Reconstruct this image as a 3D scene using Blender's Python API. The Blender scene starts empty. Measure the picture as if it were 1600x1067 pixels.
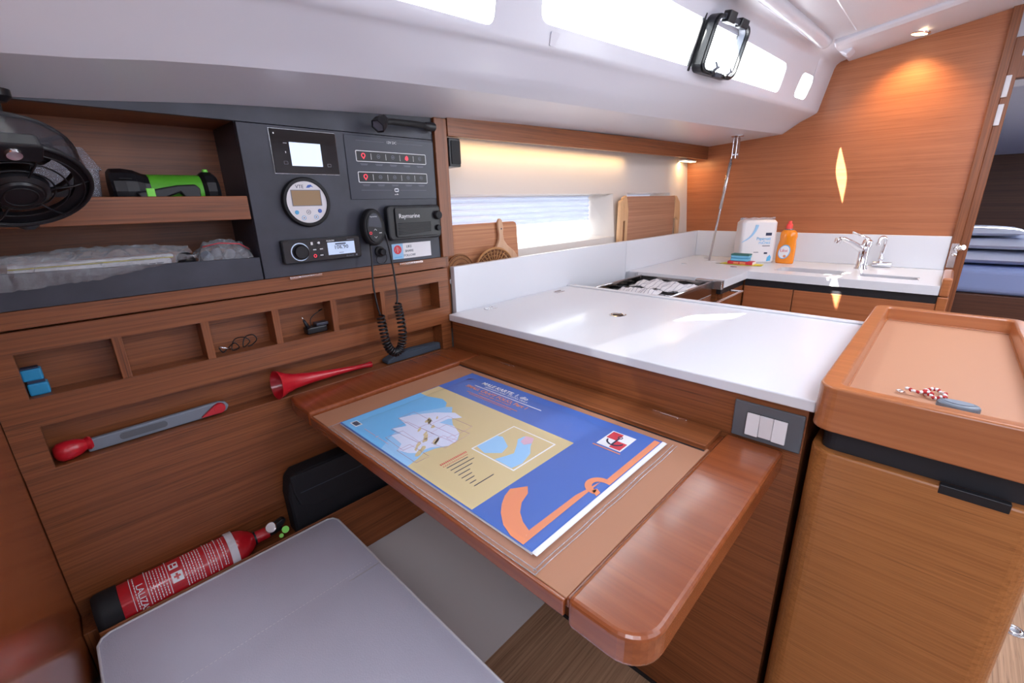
import bpy, bmesh, math, random
from mathutils import Vector, Matrix
R = math.radians
random.seed(7)
SC = bpy.context.scene
COL = SC.collection
H = 1.265            # eye height above the cabin sole; all modelling below uses z measured from eye level

# ---------------------------------------------------------------- camera
cam = bpy.data.objects.new('camera', bpy.data.cameras.new('camera')); COL.objects.link(cam); SC.camera = cam
FPX, YAW, PITCH, ROLL = 691.60, 0.7709651, 0.3038847, -0.0249215
cam.data.sensor_width = 36; cam.data.lens = 36 * FPX / 1600; cam.data.clip_start = 0.02
_f = Vector((math.cos(YAW) * math.cos(PITCH), math.sin(YAW) * math.cos(PITCH), -math.sin(PITCH)))
_r = Vector((math.sin(YAW), -math.cos(YAW), 0)); _u = _r.cross(_f)
_r2 = _r * math.cos(ROLL) + _u * math.sin(ROLL); _u2 = -_r * math.sin(ROLL) + _u * math.cos(ROLL)
m = Matrix((_r2, _u2, -_f)).transposed().to_4x4(); m.translation = (0, 0, H)
cam.matrix_world = m
cam.data.dof.use_dof = False

# ---------------------------------------------------------------- world, sun, daylight from the openings
SC.view_settings.view_transform = 'Standard'; SC.view_settings.look = 'None'
SC.view_settings.exposure = 0.0; SC.view_settings.gamma = 1.0; SC.view_settings.use_curve_mapping = False
W = bpy.data.worlds.new('sky'); SC.world = W; W.use_nodes = True
bg = W.node_tree.nodes['Background']; bg.inputs[0].default_value = (0.90, 0.95, 1.0, 1); bg.inputs[1].default_value = 12.0
def light(name, kind, loc, energy, color=(1, 1, 1), direction=(0, 0, -1), size=(1, 1), spread=None, **kw):
    d = bpy.data.lights.new(name, kind); o = bpy.data.objects.new(name, d); COL.objects.link(o)
    o.location = (loc[0], loc[1], loc[2] + H); d.energy = energy; d.color = color
    o.rotation_euler = Vector(direction).to_track_quat('-Z', 'Y').to_euler()
    if kind == 'AREA': d.shape = 'RECTANGLE'; d.size, d.size_y = size
    if spread: d.spread = spread
    for k, v in kw.items(): setattr(d, k, v)
    return o
COOL = (0.82, 0.88, 1.0)
light('sun', 'SUN', (1, 3, 3), 80.0, (1.0, 0.93, 0.82), (0.70, -0.43, -1.0), angle=R(0.6))
light('roof_hatch_daylight', 'AREA', (1.15, -0.55, 0.66), 14, COOL, (0, 0, -1), (0.55, 0.9))
light('aft_hatch_daylight', 'AREA', (2.05, -0.45, 0.66), 13, COOL, (0, 0.15, -1), (0.5, 0.7))
light('forward_hatch_daylight', 'AREA', (-0.35, -0.40, 0.68), 22, COOL, (0.2, 0.3, -1), (0.8, 0.8))
light('companionway_daylight', 'AREA', (0.5, -1.45, 0.25), 5.5, COOL, (0.2, 1, -0.35), (1.2, 0.5))
light('forward_cabin_daylight', 'AREA', (-1.35, -0.45, 0.25), 10, COOL, (1, 0.15, -0.25), (0.8, 0.6))
light('aft_cabin_daylight', 'AREA', (3.9, -0.6, 0.20), 2.5, COOL, (0, 0, -1), (0.4, 0.4))
WARM = (1.0, 0.62, 0.26)
light('valance_strip', 'AREA', (1.55, 1.195, 0.195), 0.9, WARM, (0, 0.35, -1), (1.1, 0.02))
light('valance_strip', 'AREA', (2.74, 1.18, 0.205), 0.6, WARM, (0.2, 0.0, -1), (0.12, 0.02))
light('downlight_beam', 'SPOT', (2.735, 0.243, 0.622), 13, WARM, (0.25, 0, -1), spot_size=R(110), spot_blend=0.8, shadow_soft_size=0.03)

# ---------------------------------------------------------------- materials
def new_mat(name):
    m = bpy.data.materials.new(name); m.use_nodes = True
    nt = m.node_tree; return m, nt, nt.nodes['Principled BSDF']
def flat(name, col, rough=0.5, metal=0.0, coat=0.0, bump=0.0, bscale=200, emit=0, alpha=1, trans=0, ior=1.45, spec=0.5, var=0.0):
    m, nt, b = new_mat(name)
    b.inputs['Base Color'].default_value = (*col, 1); b.inputs['Roughness'].default_value = rough
    b.inputs['Metallic'].default_value = metal; b.inputs['Coat Weight'].default_value = coat
    b.inputs['Coat Roughness'].default_value = 0.08; b.inputs['IOR'].default_value = ior
    b.inputs['Specular IOR Level'].default_value = spec
    if trans: b.inputs['Transmission Weight'].default_value = trans
    if emit: b.inputs['Emission Color'].default_value = (*col, 1); b.inputs['Emission Strength'].default_value = emit
    if alpha < 1: b.inputs['Alpha'].default_value = alpha
    g = nt.nodes.new('ShaderNodeNewGeometry')
    if bump:
        n = nt.nodes.new('ShaderNodeTexNoise'); n.inputs['Scale'].default_value = bscale; n.inputs['Detail'].default_value = 4
        nt.links.new(g.outputs['Position'], n.inputs['Vector'])
        bp = nt.nodes.new('ShaderNodeBump'); bp.inputs['Strength'].default_value = bump; bp.inputs['Distance'].default_value = 0.002
        nt.links.new(n.outputs['Fac'], bp.inputs['Height']); nt.links.new(bp.outputs['Normal'], b.inputs['Normal'])
    if var:
        n = nt.nodes.new('ShaderNodeTexNoise'); n.inputs['Scale'].default_value = 9; n.inputs['Detail'].default_value = 5
        nt.links.new(g.outputs['Position'], n.inputs['Vector'])
        mr = nt.nodes.new('ShaderNodeMapRange'); mr.inputs[1].default_value = 0.35; mr.inputs[2].default_value = 0.65
        mr.inputs[3].default_value = 1 - var; mr.inputs[4].default_value = 1 + var
        mx = nt.nodes.new('ShaderNodeVectorMath'); mx.operation = 'SCALE'; mx.inputs[0].default_value = col
        nt.links.new(n.outputs['Fac'], mr.inputs[0]); nt.links.new(mr.outputs[0], mx.inputs['Scale'])
        nt.links.new(mx.outputs[0], b.inputs['Base Color'])
    return m
def wood(name, axis, dark, mid, lite, rough=0.42, coat=0.06, fine=1.0, contrast=1.0, streak=0.5):
    """axis: 'x','y','z' the way the grain runs"""
    m, nt, b = new_mat(name); N = nt.nodes; L = nt.links
    g = N.new('ShaderNodeNewGeometry')
    def stretched(along, across, detail, dist=0.0, rough_=0.55):
        mp = N.new('ShaderNodeMapping'); s = [across] * 3; s['xyz'.index(axis)] = along
        mp.inputs['Scale'].default_value = s; L.new(g.outputs['Position'], mp.inputs['Vector'])
        n = N.new('ShaderNodeTexNoise'); n.inputs['Scale'].default_value = 1; n.inputs['Detail'].default_value = detail
        n.inputs['Roughness'].default_value = rough_; n.inputs['Distortion'].default_value = dist
        L.new(mp.outputs[0], n.inputs['Vector']); return n
    a = stretched(0.8, 48 * fine, 7, 0.1, 0.66); p = stretched(7, 420 * fine, 3, 0, 0.6); c = stretched(1.1, 210 * fine, 4, 0.03)
    mixf = N.new('ShaderNodeMath'); mixf.operation = 'ADD'
    m1 = N.new('ShaderNodeMath'); m1.operation = 'MULTIPLY'; m1.inputs[1].default_value = 0.38; L.new(a.outputs['Fac'], m1.inputs[0])
    m2 = N.new('ShaderNodeMath'); m2.operation = 'MULTIPLY'; m2.inputs[1].default_value = 0.62; L.new(c.outputs['Fac'], m2.inputs[0])
    L.new(m1.outputs[0], mixf.inputs[0]); L.new(m2.outputs[0], mixf.inputs[1])
    cr = N.new('ShaderNodeValToRGB'); e = cr.color_ramp.elements
    w = 0.13 / contrast
    e[0].position = 0.5 - w; e[0].color = (*dark, 1); e[1].position = 0.5 + w; e[1].color = (*lite, 1)
    x = e.new(0.5); x.color = (*mid, 1)
    L.new(mixf.outputs[0], cr.inputs[0])
    pr = N.new('ShaderNodeMapRange'); pr.inputs[1].default_value = 0.56; pr.inputs[2].default_value = 0.70
    pr.inputs[3].default_value = 1.0; pr.inputs[4].default_value = 1 - streak
    L.new(p.outputs['Fac'], pr.inputs[0])
    sc = N.new('ShaderNodeVectorMath'); sc.operation = 'SCALE'
    L.new(cr.outputs[0], sc.inputs[0]); L.new(pr.outputs[0], sc.inputs['Scale']); L.new(sc.outputs[0], b.inputs['Base Color'])
    b.inputs['Roughness'].default_value = rough; b.inputs['Coat Weight'].default_value = coat; b.inputs['Coat Roughness'].default_value = 0.12
    bp = N.new('ShaderNodeBump'); bp.inputs['Strength'].default_value = 0.12; bp.inputs['Distance'].default_value = 0.001
    L.new(p.outputs['Fac'], bp.inputs['Height']); L.new(bp.outputs[0], b.inputs['Normal'])
    return m
def glass_tint(name, tint, gloss=0.08):
    m, nt, b = new_mat(name); N = nt.nodes; N.remove(b)
    out = [n for n in N if n.type == 'OUTPUT_MATERIAL'][0]
    t = N.new('ShaderNodeBsdfTransparent'); t.inputs[0].default_value = (*tint, 1)
    g = N.new('ShaderNodeBsdfGlossy'); g.inputs['Roughness'].default_value = 0.05
    mx = N.new('ShaderNodeMixShader'); mx.inputs[0].default_value = gloss
    nt.links.new(t.outputs[0], mx.inputs[1]); nt.links.new(g.outputs[0], mx.inputs[2]); nt.links.new(mx.outputs[0], out.inputs[0])
    return m
def plastic_film(name, tint=(0.9, 0.92, 0.97), rough=0.12, body=0.25, bump=0.6, scale=18, thresh=0.3):
    """clear wrinkled film: mostly see-through with glints and a little milkiness"""
    m, nt, b = new_mat(name); N = nt.nodes; L = nt.links; N.remove(b)
    out = [n for n in N if n.type == 'OUTPUT_MATERIAL'][0]
    t = N.new('ShaderNodeBsdfTransparent'); t.inputs[0].default_value = (0.97, 0.97, 0.98, 1)
    g = N.new('ShaderNodeBsdfGlossy'); g.inputs['Roughness'].default_value = rough; g.inputs[0].default_value = (*tint, 1)
    d = N.new('ShaderNodeBsdfDiffuse'); d.inputs[0].default_value = (*tint, 1)
    ge = N.new('ShaderNodeNewGeometry')
    n = N.new('ShaderNodeTexNoise'); n.inputs['Scale'].default_value = scale; n.inputs['Detail'].default_value = 3; n.inputs['Distortion'].default_value = 1.5
    L.new(ge.outputs['Position'], n.inputs['Vector'])
    bp = N.new('ShaderNodeBump'); bp.inputs['Strength'].default_value = bump; bp.inputs['Distance'].default_value = 0.02
    L.new(n.outputs['Fac'], bp.inputs['Height']); L.new(bp.outputs[0], g.inputs['Normal'])
    lw = N.new('ShaderNodeLayerWeight'); lw.inputs[0].default_value = thresh; L.new(bp.outputs[0], lw.inputs['Normal'])
    a = N.new('ShaderNodeMixShader'); L.new(lw.outputs['Fresnel'], a.inputs[0]); L.new(t.outputs[0], a.inputs[1]); L.new(g.outputs[0], a.inputs[2])
    c = N.new('ShaderNodeMixShader'); c.inputs[0].default_value = body; L.new(a.outputs[0], c.inputs[1]); L.new(d.outputs[0], c.inputs[2])
    L.new(c.outputs[0], out.inputs[0]); return m

T_D, T_M, T_L = (0.165, 0.047, 0.013), (0.235, 0.071, 0.021), (0.290, 0.093, 0.029)
M = dict(
    teak_x=wood('teak_veneer_lengthwise', 'x', T_D, T_M, T_L),
    teak_y=wood('teak_veneer_athwart', 'y', T_D, T_M, T_L),
    teak_z=wood('teak_veneer_upright', 'z', T_D, T_M, T_L),
    bulk=wood('teak_bulkhead', 'y', (0.33, 0.104, 0.038), (0.40, 0.134, 0.052), (0.46, 0.162, 0.066), rough=0.38, coat=0.05, contrast=0.9, streak=0.3, fine=1.3),
    front=wood('teak_cabinet_front', 'y', (0.27, 0.092, 0.022), (0.38, 0.140, 0.038), (0.46, 0.180, 0.052), rough=0.36, fine=1.3, streak=0.4, contrast=0.75),
    dark_wood=wood('dark_cabin_wood', 'y', (0.07, 0.020, 0.008), (0.10, 0.032, 0.013), (0.13, 0.044, 0.019), rough=.55, coat=0),  # dark brown wood of the cabin beyond the doorway
    cherry=wood('varnished_solid_wood', 'y', (0.21, 0.050, 0.014), (0.255, 0.064, 0.019), (0.29, 0.078, 0.024), rough=0.25, coat=0.4, fine=0.5, contrast=0.8, streak=0.12),
    tray_wood=wood('tray_solid_wood', 'y', (0.33, 0.105, 0.035), (0.40, 0.135, 0.046), (0.46, 0.165, 0.060), rough=0.28, coat=0.4, fine=0.5, contrast=0.8, streak=0.12),
    sole=wood('cabin_sole_laminate', 'x', (0.27, 0.15, 0.085), (0.40, 0.235, 0.14), (0.50, 0.31, 0.19), rough=0.4, fine=0.7),
    beech=wood('pale_beech', 'z', (0.52, 0.30, 0.18), (0.60, 0.36, 0.22), (0.66, 0.42, 0.27), rough=0.5, fine=0.6, contrast=0.6, streak=0.1, coat=0),
    board=wood('laminated_board', 'x', (0.36, 0.13, 0.055), (0.46, 0.19, 0.085), (0.56, 0.26, 0.12), rough=0.5, fine=0.8, coat=0, streak=0.15),
    bamboo=wood('bamboo_board', 'x', (0.33, 0.15, 0.085), (0.40, 0.19, 0.11), (0.47, 0.24, 0.145), rough=0.5, fine=0.8, coat=0, streak=0.1),
    boardrim=wood('bamboo_rim', 'z', (0.60, 0.34, 0.16), (0.66, 0.39, 0.2), (0.72, 0.44, 0.24), rough=0.45, fine=0.8, coat=0, streak=0.1),
    tan=flat('tan_leatherette', (0.40, 0.190, 0.110), 0.52, bump=0.15, bscale=900),
    tan_tray=flat('tan_tray_lining', (0.46, 0.225, 0.130), 0.5, bump=0.15, bscale=900),
    gelcoat=flat('white_gelcoat', (0.63, 0.62, 0.68), 0.3, coat=0.15),
    liner=flat('glossy_liner', (0.50, 0.47, 0.46), 0.12, coat=0.6),
    white_top=flat('white_solid_surface', (0.71, 0.72, 0.76), 0.28, coat=0.2),
    cream=flat('cream_hull_lining', (0.64, 0.59, 0.55), 0.5),
    panel=flat('graphite_panel', (0.042, 0.045, 0.062), 0.42, bump=0.05, bscale=300, var=0.22),
    panel2=flat('graphite_switch_panel', (0.036, 0.040, 0.060), 0.35),
    black=flat('black_plastic', (0.010, 0.010, 0.013), 0.35),
    black_matte=flat('black_rubber', (0.008, 0.008, 0.010), 0.6),
    blackgap=flat('black_recess', (0.014, 0.014, 0.018), 0.5),
    gloss_black=flat('black_glass', (0.006, 0.006, 0.008), 0.04, coat=1.0),
    chrome=flat('chrome', (0.86, 0.86, 0.88), 0.1, metal=1.0),
    steel=flat('brushed_steel', (0.62, 0.62, 0.64), 0.25, metal=1.0),
    darksteel=flat('smoky_polished_steel', (0.30, 0.29, 0.29), 0.16, metal=1.0),
    sinksteel=flat('satin_sink_steel', (0.72, 0.72, 0.76), 0.38, metal=0.7),
    red=flat('red_plastic', (0.52, 0.010, 0.022), 0.3, coat=0.3),
    exred=flat('red_enamel', (0.50, 0.010, 0.018), 0.22, coat=0.6),
    green=flat('green_plastic', (0.10, 0.42, 0.03), 0.4),
    blue=flat('blue_plastic', (0.02, 0.28, 0.55), 0.4),
    grey=flat('grey_plastic', (0.20, 0.23, 0.28), 0.45),
    slate=flat('slate_fabric', (0.05, 0.065, 0.09), 0.8, bump=0.3, bscale=500),
    bag=flat('black_nylon', (0.010, 0.011, 0.015), 0.7, bump=0.3, bscale=300),
    cushion=flat('grey_leatherette', (0.60, 0.60, 0.72), 0.6, bump=0.25, bscale=350),
    piping=flat('pale_piping', (0.66, 0.64, 0.68), 0.5),
    stitch=flat('grey_stitching', (0.80, 0.79, 0.86), 0.7),
    white=flat('white_print', (0.80, 0.80, 0.82), 0.5),
    paper=flat('white_paper', (0.78, 0.79, 0.82), 0.6),
    offwhite=flat('offwhite_plastic', (0.74, 0.72, 0.74), 0.35),
    switchgrey=flat('switch_plate_grey', (0.10, 0.11, 0.125), 0.3, coat=0.3),
    lcd=flat('lcd_screen', (0.50, 0.60, 0.78), 0.4, emit=0.35),
    lcd_white=flat('lit_display', (0.72, 0.82, 1.0), 0.15, emit=0.5),
    amber=flat('amber_lcd', (0.36, 0.24, 0.13), 0.12, coat=0.5),
    ink=flat('dark_ink', (0.02, 0.03, 0.07), 0.5),
    redlamp=flat('red_lit_symbol', (0.9, 0.05, 0.08), 0.5, emit=0.8),
    dimprint=flat('dim_symbol_print', (0.16, 0.17, 0.21), 0.5),
    lamp=flat('lit_lamp', (1.0, 0.80, 0.5), 0.5, emit=5),
    navy=flat('chart_blue', (0.058, 0.14, 0.47), 0.35),
    chart_tan=flat('chart_land', (0.62, 0.50, 0.27), 0.4),
    sea=flat('chart_sea', (0.16, 0.47, 0.80), 0.4), sea2=flat('chart_shallow_sea', (0.30, 0.55, 0.82), 0.4), sea3=flat('chart_detail', (0.66, 0.70, 0.86), 0.4),
    pink=flat('chart_pink', (0.66, 0.42, 0.55), 0.4),
    orange=flat('chart_orange', (0.76, 0.26, 0.12), 0.4), crimson=flat('print_crimson', (0.62, 0.03, 0.05), 0.5),
    soap=flat('orange_soap', (0.95, 0.30, 0.01), 0.12, coat=0.5, trans=0.25, emit=0.05),
    redcap=flat('coral_cap', (0.85, 0.07, 0.06), 0.4),
    sponge=flat('sponge_blue', (0.18, 0.50, 0.72), 0.9, bump=0.6, bscale=400), scour=flat('scouring_green', (0.05, 0.16, 0.15), 0.95, bump=0.8, bscale=600),
    yellow=flat('yellow_cloth', (0.72, 0.62, 0.05), 0.8), aqua=flat('aqua_print', (0.10, 0.42, 0.72), 0.5), midblue=flat('pale_blue_print', (0.30, 0.52, 0.75), 0.5),
    rattan=flat('woven_rattan', (0.42, 0.20, 0.075), 0.6), rattan_d=flat('brown_rattan', (0.20, 0.075, 0.03), 0.6, bump=0.6, bscale=200), cork=flat('cork_mat', (0.34, 0.15, 0.06), 0.8, bump=0.8, bscale=260, var=0.3),
    bedding=flat('white_bedding', (0.62, 0.66, 0.80), 0.8), mattress=flat('blue_mattress', (0.30, 0.38, 0.66), 0.8),
    towel=flat('striped_towel', (0.72, 0.70, 0.72), 0.9, bump=0.5, bscale=300), stripe=flat('towel_stripe', (0.25, 0.25, 0.32), 0.9),
    smoked=flat('smoked_plastic', (0.04, 0.04, 0.05), 0.15, alpha=0.55),
    clearbox=flat('clear_plastic_box', (0.35, 0.36, 0.42), 0.15, alpha=0.45),
    film=plastic_film('clear_film', body=0.20, bump=0.9, scale=30, thresh=0.22), sleeve=plastic_film('chart_sleeve', body=0.015, bump=0.07, scale=6, rough=0.10, thresh=0.035),
    blind=None, pane=None, clearpane=glass_tint('clear_acrylic', (0.92, 0.95, 0.96)),
    neon=flat('lime_plastic', (0.25, 0.85, 0.10), 0.4), cord_red=flat('red_cord', (0.45, 0.03, 0.03), 0.8), fob=flat('fob_grey', (0.15, 0.18, 0.22), 0.35),
    teal=flat('teal_label', (0.05, 0.45, 0.55), 0.4), deck=flat('outer_deck', (0.7, 0.7, 0.7), 0.6),
)
mp_, nt, b_ = new_mat('sun_diffusing_acrylic'); M['pane'] = mp_        # haze added to spread the sun and stop its patches; passes some sky
nt.nodes.remove(b_); _o = [n for n in nt.nodes if n.type == 'OUTPUT_MATERIAL'][0]
_t = nt.nodes.new('ShaderNodeBsdfTranslucent'); _t.inputs[0].default_value = (0.60, 0.62, 0.64, 1)
_d = nt.nodes.new('ShaderNodeBsdfTransparent'); _d.inputs[0].default_value = (0.38, 0.40, 0.42, 1)
_m = nt.nodes.new('ShaderNodeMixShader'); _m.inputs[0].default_value = 0.72
nt.links.new(_d.outputs[0], _m.inputs[1]); nt.links.new(_t.outputs[0], _m.inputs[2]); nt.links.new(_m.outputs[0], _o.inputs[0])
mb, nt, b_ = new_mat('pleated_blind'); M['blind'] = mb
nt.nodes.remove(b_); _o = [n for n in nt.nodes if n.type == 'OUTPUT_MATERIAL'][0]
_t = nt.nodes.new('ShaderNodeBsdfTranslucent'); _t.inputs[0].default_value = (0.66, 0.69, 0.76, 1)
_d = nt.nodes.new('ShaderNodeBsdfDiffuse'); _d.inputs[0].default_value = (0.7, 0.72, 0.8, 1)
_m = nt.nodes.new('ShaderNodeMixShader'); _m.inputs[0].default_value = 0.6
nt.links.new(_t.outputs[0], _m.inputs[1]); nt.links.new(_d.outputs[0], _m.inputs[2]); nt.links.new(_m.outputs[0], _o.inputs[0])

# ---------------------------------------------------------------- helpers
def off(parent):
    """world position of a world-mode parent"""
    v = Vector((0, 0, 0))
    while parent is not None: v += parent.location; parent = parent.parent
    return v
def thing(name, label, cat, loc, group=None, rot=None):
    o = bpy.data.objects.new(name, None); COL.objects.link(o); o.empty_display_size = 0.03
    o.location = (loc[0], loc[1], loc[2] + H); o['label'] = label; o['category'] = cat
    if group: o['group'] = group
    if rot is not None: o.rotation_euler = rot; o['local'] = 1
    return o
def root_of(p):
    while p.parent: p = p.parent
    return p
def obj(name, verts, faces, mat, parent=None, bevel=0, smooth=False, seg=2, label=None, cat=None, group=None, kind=None, sub=0):
    me = bpy.data.meshes.new(name); me.from_pydata([tuple(v) for v in verts], [], faces); me.update()
    bm = bmesh.new(); bm.from_mesh(me); bmesh.ops.recalc_face_normals(bm, faces=bm.faces); bm.to_mesh(me); bm.free()
    mats = mat if isinstance(mat, (list, tuple)) else [mat]
    for k in mats: me.materials.append(M[k] if isinstance(k, str) else k)
    o = bpy.data.objects.new(name, me); COL.objects.link(o)
    if parent is None:
        vs = [v.co for v in me.vertices]
        c = Vector(((min(v.x for v in vs) + max(v.x for v in vs)) / 2, (min(v.y for v in vs) + max(v.y for v in vs)) / 2, min(v.z for v in vs)))
        me.transform(Matrix.Translation(-c)); o.location = c + Vector((0, 0, H))
    else:
        o.parent = parent
        if not root_of(parent).get('local'):
            o.location = Vector((0, 0, H)) - off(parent)
            me.transform(Matrix.Translation(o.location)); o.location = (0, 0, 0)
    if smooth:
        for p in me.polygons: p.use_smooth = True
    if bevel:
        b = o.modifiers.new('bevel', 'BEVEL'); b.width = bevel; b.segments = seg; b.limit_method = 'ANGLE'; b.angle_limit = R(40); b.harden_normals = False
    if sub:
        s = o.modifiers.new('subsurf', 'SUBSURF'); s.levels = sub; s.render_levels = sub
    if label: o['label'] = label
    if cat: o['category'] = cat
    if group: o['group'] = group
    if kind: o['kind'] = kind
    return o
def bx(x0, x1, y0, y1, z0, z1, V=None, F=None):
    V = [] if V is None else V; F = [] if F is None else F; n = len(V)
    V += [(x, y, z) for x in (x0, x1) for y in (y0, y1) for z in (z0, z1)]
    F += [tuple(n + i for i in f) for f in ((0, 1, 3, 2), (4, 6, 7, 5), (0, 4, 5, 1), (2, 3, 7, 6), (0, 2, 6, 4), (1, 5, 7, 3))]
    return V, F
def box(name, b, mat, parent=None, bevel=0.0015, **k):
    V, F = bx(*b); return obj(name, V, F, mat, parent, bevel, **k)
def boxes(name, bs, mat, parent=None, bevel=0.0015, **k):
    V, F = [], []
    for b in bs: bx(*b, V, F)
    return obj(name, V, F, mat, parent, bevel, **k)
AX = {'x': (1, 2, 0), 'y': (0, 2, 1), 'z': (0, 1, 2)}     # prism plane axes and extrusion axis
def prism_vf(pts, axis, a, b, V=None, F=None):
    V = [] if V is None else V; F = [] if F is None else F; n = len(V); k = len(pts); i, j, e = AX[axis]
    for h in (a, b):
        for p in pts:
            v = [0, 0, 0]; v[i] = p[0]; v[j] = p[1]; v[e] = h; V.append(tuple(v))
    F.append(tuple(range(n, n + k))); F.append(tuple(range(n + 2 * k - 1, n + k - 1, -1)))
    F += [(n + q, n + (q + 1) % k, n + k + (q + 1) % k, n + k + q) for q in range(k)]
    return V, F
def prism(name, pts, axis, a, b, mat, parent=None, bevel=0.0, **k):
    V, F = prism_vf(pts, axis, a, b); return obj(name, V, F, mat, parent, bevel, **k)
def rrect(x0, x1, y0, y1, r, n=6, corners=(1, 1, 1, 1)):
    """rounded rectangle; corners order: (x0,y0),(x1,y0),(x1,y1),(x0,y1)"""
    out = []
    for (cx, cy, a0), c, k in zip(((x0 + r, y0 + r, 180), (x1 - r, y0 + r, 270), (x1 - r, y1 - r, 0), (x0 + r, y1 - r, 90)), ((x0, y0), (x1, y0), (x1, y1), (x0, y1)), corners):
        if not k: out.append(c); continue
        for i in range(n + 1):
            a = R(a0 + 90 * i / n); out.append((cx + r * math.cos(a), cy + r * math.sin(a)))
    return out
def ring_prism(name, outer, inner, axis, a, b, mat, parent=None, **k):
    """frame between two loops with the same point count"""
    i, j, e = AX[axis]; V = []; n = len(outer)
    for h in (a, b):
        for lp in (outer, inner):
            for p in lp:
                v = [0, 0, 0]; v[i] = p[0]; v[j] = p[1]; v[e] = h; V.append(tuple(v))
    F = []
    for q in range(n):
        r = (q + 1) % n
        F += [(q, r, n + r, n + q), (2 * n + q, 3 * n + q, 3 * n + r, 2 * n + r), (q, 2 * n + q, 2 * n + r, r), (n + q, n + r, 3 * n + r, 3 * n + q)]
    return obj(name, V, F, mat, parent, **k)
def frame_of(axis):
    a = Vector(axis).normalized(); h = Vector((0, 0, 1)) if abs(a.z) < 0.9 else Vector((1, 0, 0))
    u = a.cross(h).normalized(); return a, u, a.cross(u)
def lathe(name, prof, c, axis, mat, parent=None, n=32, smooth=True, cap=True, **k):
    """prof: (radius, height along axis)"""
    a, u, w = frame_of(axis); c = Vector(c); V = []; F = []
    for r, h in prof:
        for q in range(n):
            t = 2 * math.pi * q / n; V.append(c + a * h + (u * math.cos(t) + w * math.sin(t)) * r)
    for s in range(len(prof) - 1):
        for q in range(n):
            F.append((s * n + q, s * n + (q + 1) % n, (s + 1) * n + (q + 1) % n, (s + 1) * n + q))
    if cap:
        F.append(tuple(range(n))); F.append(tuple(range(len(V) - n, len(V))))
    o = obj(name, V, F, mat, parent, smooth=smooth, **k)
    if smooth:
        e = o.modifiers.new('edge', 'EDGE_SPLIT'); e.split_angle = R(40)
    return o
def tube_vf(pts, r, n=8, closed=False, V=None, F=None):
    V = [] if V is None else V; F = [] if F is None else F; base = len(V); P = [Vector(p) for p in pts]; k = len(P); up = None
    for i, p in enumerate(P):
        t = (P[(i + 1) % k] - P[i - 1]) if closed else (P[min(i + 1, k - 1)] - P[max(i - 1, 0)])
        t = t.normalized() if t.length > 0 else Vector((0, 0, 1))
        if up is None: up = t.orthogonal().normalized()
        up = (up - t * up.dot(t)); up = up.normalized() if up.length > 1e-6 else t.orthogonal().normalized()
        w = t.cross(up); rr = r[i] if isinstance(r, (list, tuple)) else r
        for q in range(n):
            a = 2 * math.pi * q / n; V.append(p + (up * math.cos(a) + w * math.sin(a)) * rr)
    for i in range(k if closed else k - 1):
        for q in range(n):
            F.append((base + i * n + q, base + i * n + (q + 1) % n, base + ((i + 1) % k) * n + (q + 1) % n, base + ((i + 1) % k) * n + q))
    if not closed:
        F.append(tuple(range(base, base + n))); F.append(tuple(range(base + (k - 1) * n, base + k * n)))
    return V, F
def tube(name, pts, r, mat, parent=None, n=8, closed=False, **k):
    V, F = tube_vf(pts, r, n, closed); return obj(name, V, F, mat, parent, smooth=True, **k)
def smoothpath(pts, n=8):
    """Catmull-Rom"""
    P = [Vector(p) for p in pts]; P = [2 * P[0] - P[1]] + P + [2 * P[-1] - P[-2]]; out = []
    for i in range(1, len(P) - 2):
        for q in range(n):
            t = q / n; a, b, c, d = P[i - 1:i + 3]
            out.append(0.5 * (2 * b + (c - a) * t + (2 * a - 5 * b + 4 * c - d) * t * t + (3 * b - a - 3 * c + d) * t ** 3))
    out.append(P[-2]); return out
def text(name, s, o, u, v, size, mat, parent, align='LEFT', thick=0.0004, width=None, bold=0.0):
    """s written from o along u with letters standing along v (unit vectors)"""
    cu = bpy.data.curves.new(name, 'FONT'); cu.body = s; cu.size = size; cu.align_x = align; cu.extrude = thick; cu.resolution_u = 2; cu.offset = bold
    if width: cu.space_character = width
    t = bpy.data.objects.new(name, cu); COL.objects.link(t); dg = bpy.context.evaluated_depsgraph_get()
    me = bpy.data.meshes.new_from_object(t.evaluated_get(dg)); bpy.data.objects.remove(t); bpy.data.curves.remove(cu)
    u = Vector(u).normalized(); v = Vector(v).normalized(); w = u.cross(v)
    mt = Matrix((u, v, w)).transposed().to_4x4(); mt.translation = Vector(o); me.transform(mt)
    V = [x.co.copy() for x in me.vertices]; F = [tuple(p.vertices) for p in me.polygons]
    return obj(name, V, F, mat, parent)
def poly_print(name, pts, o, u, v, w, mat, parent, thick=0.0003, lift=0.0):
    """a flat printed patch: points in (u,v) plane coordinates, raised a hair along w"""
    o, u, v, w = map(Vector, (o, u, v, w)); k = len(pts)
    V = [o + u * p[0] + v * p[1] + w * (lift + h) for h in (0, thick) for p in pts]
    F = [tuple(range(k - 1, -1, -1)), tuple(range(k, 2 * k))] + [(q, (q + 1) % k, k + (q + 1) % k, k + q) for q in range(k)]
    return obj(name, V, F, mat, parent)
def dashes(name, rects, o, u, v, w, mat, parent, thick=0.0003, lift=0.0):
    """many small printed bars joined: rects (u0,v0,u1,v1)"""
    o, u, v, w = map(Vector, (o, u, v, w)); V = []; F = []
    for a, b, c, d in rects:
        n = len(V)
        for h in (lift, lift + thick):
            for p in ((a, b), (c, b), (c, d), (a, d)): V.append(o + u * p[0] + v * p[1] + w * h)
        F += [(n + 3, n + 2, n + 1, n), (n + 4, n + 5, n + 6, n + 7)] + [(n + q, n + (q + 1) % 4, n + 4 + (q + 1) % 4, n + 4 + q) for q in range(4)]
    return obj(name, V, F, mat, parent)
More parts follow.
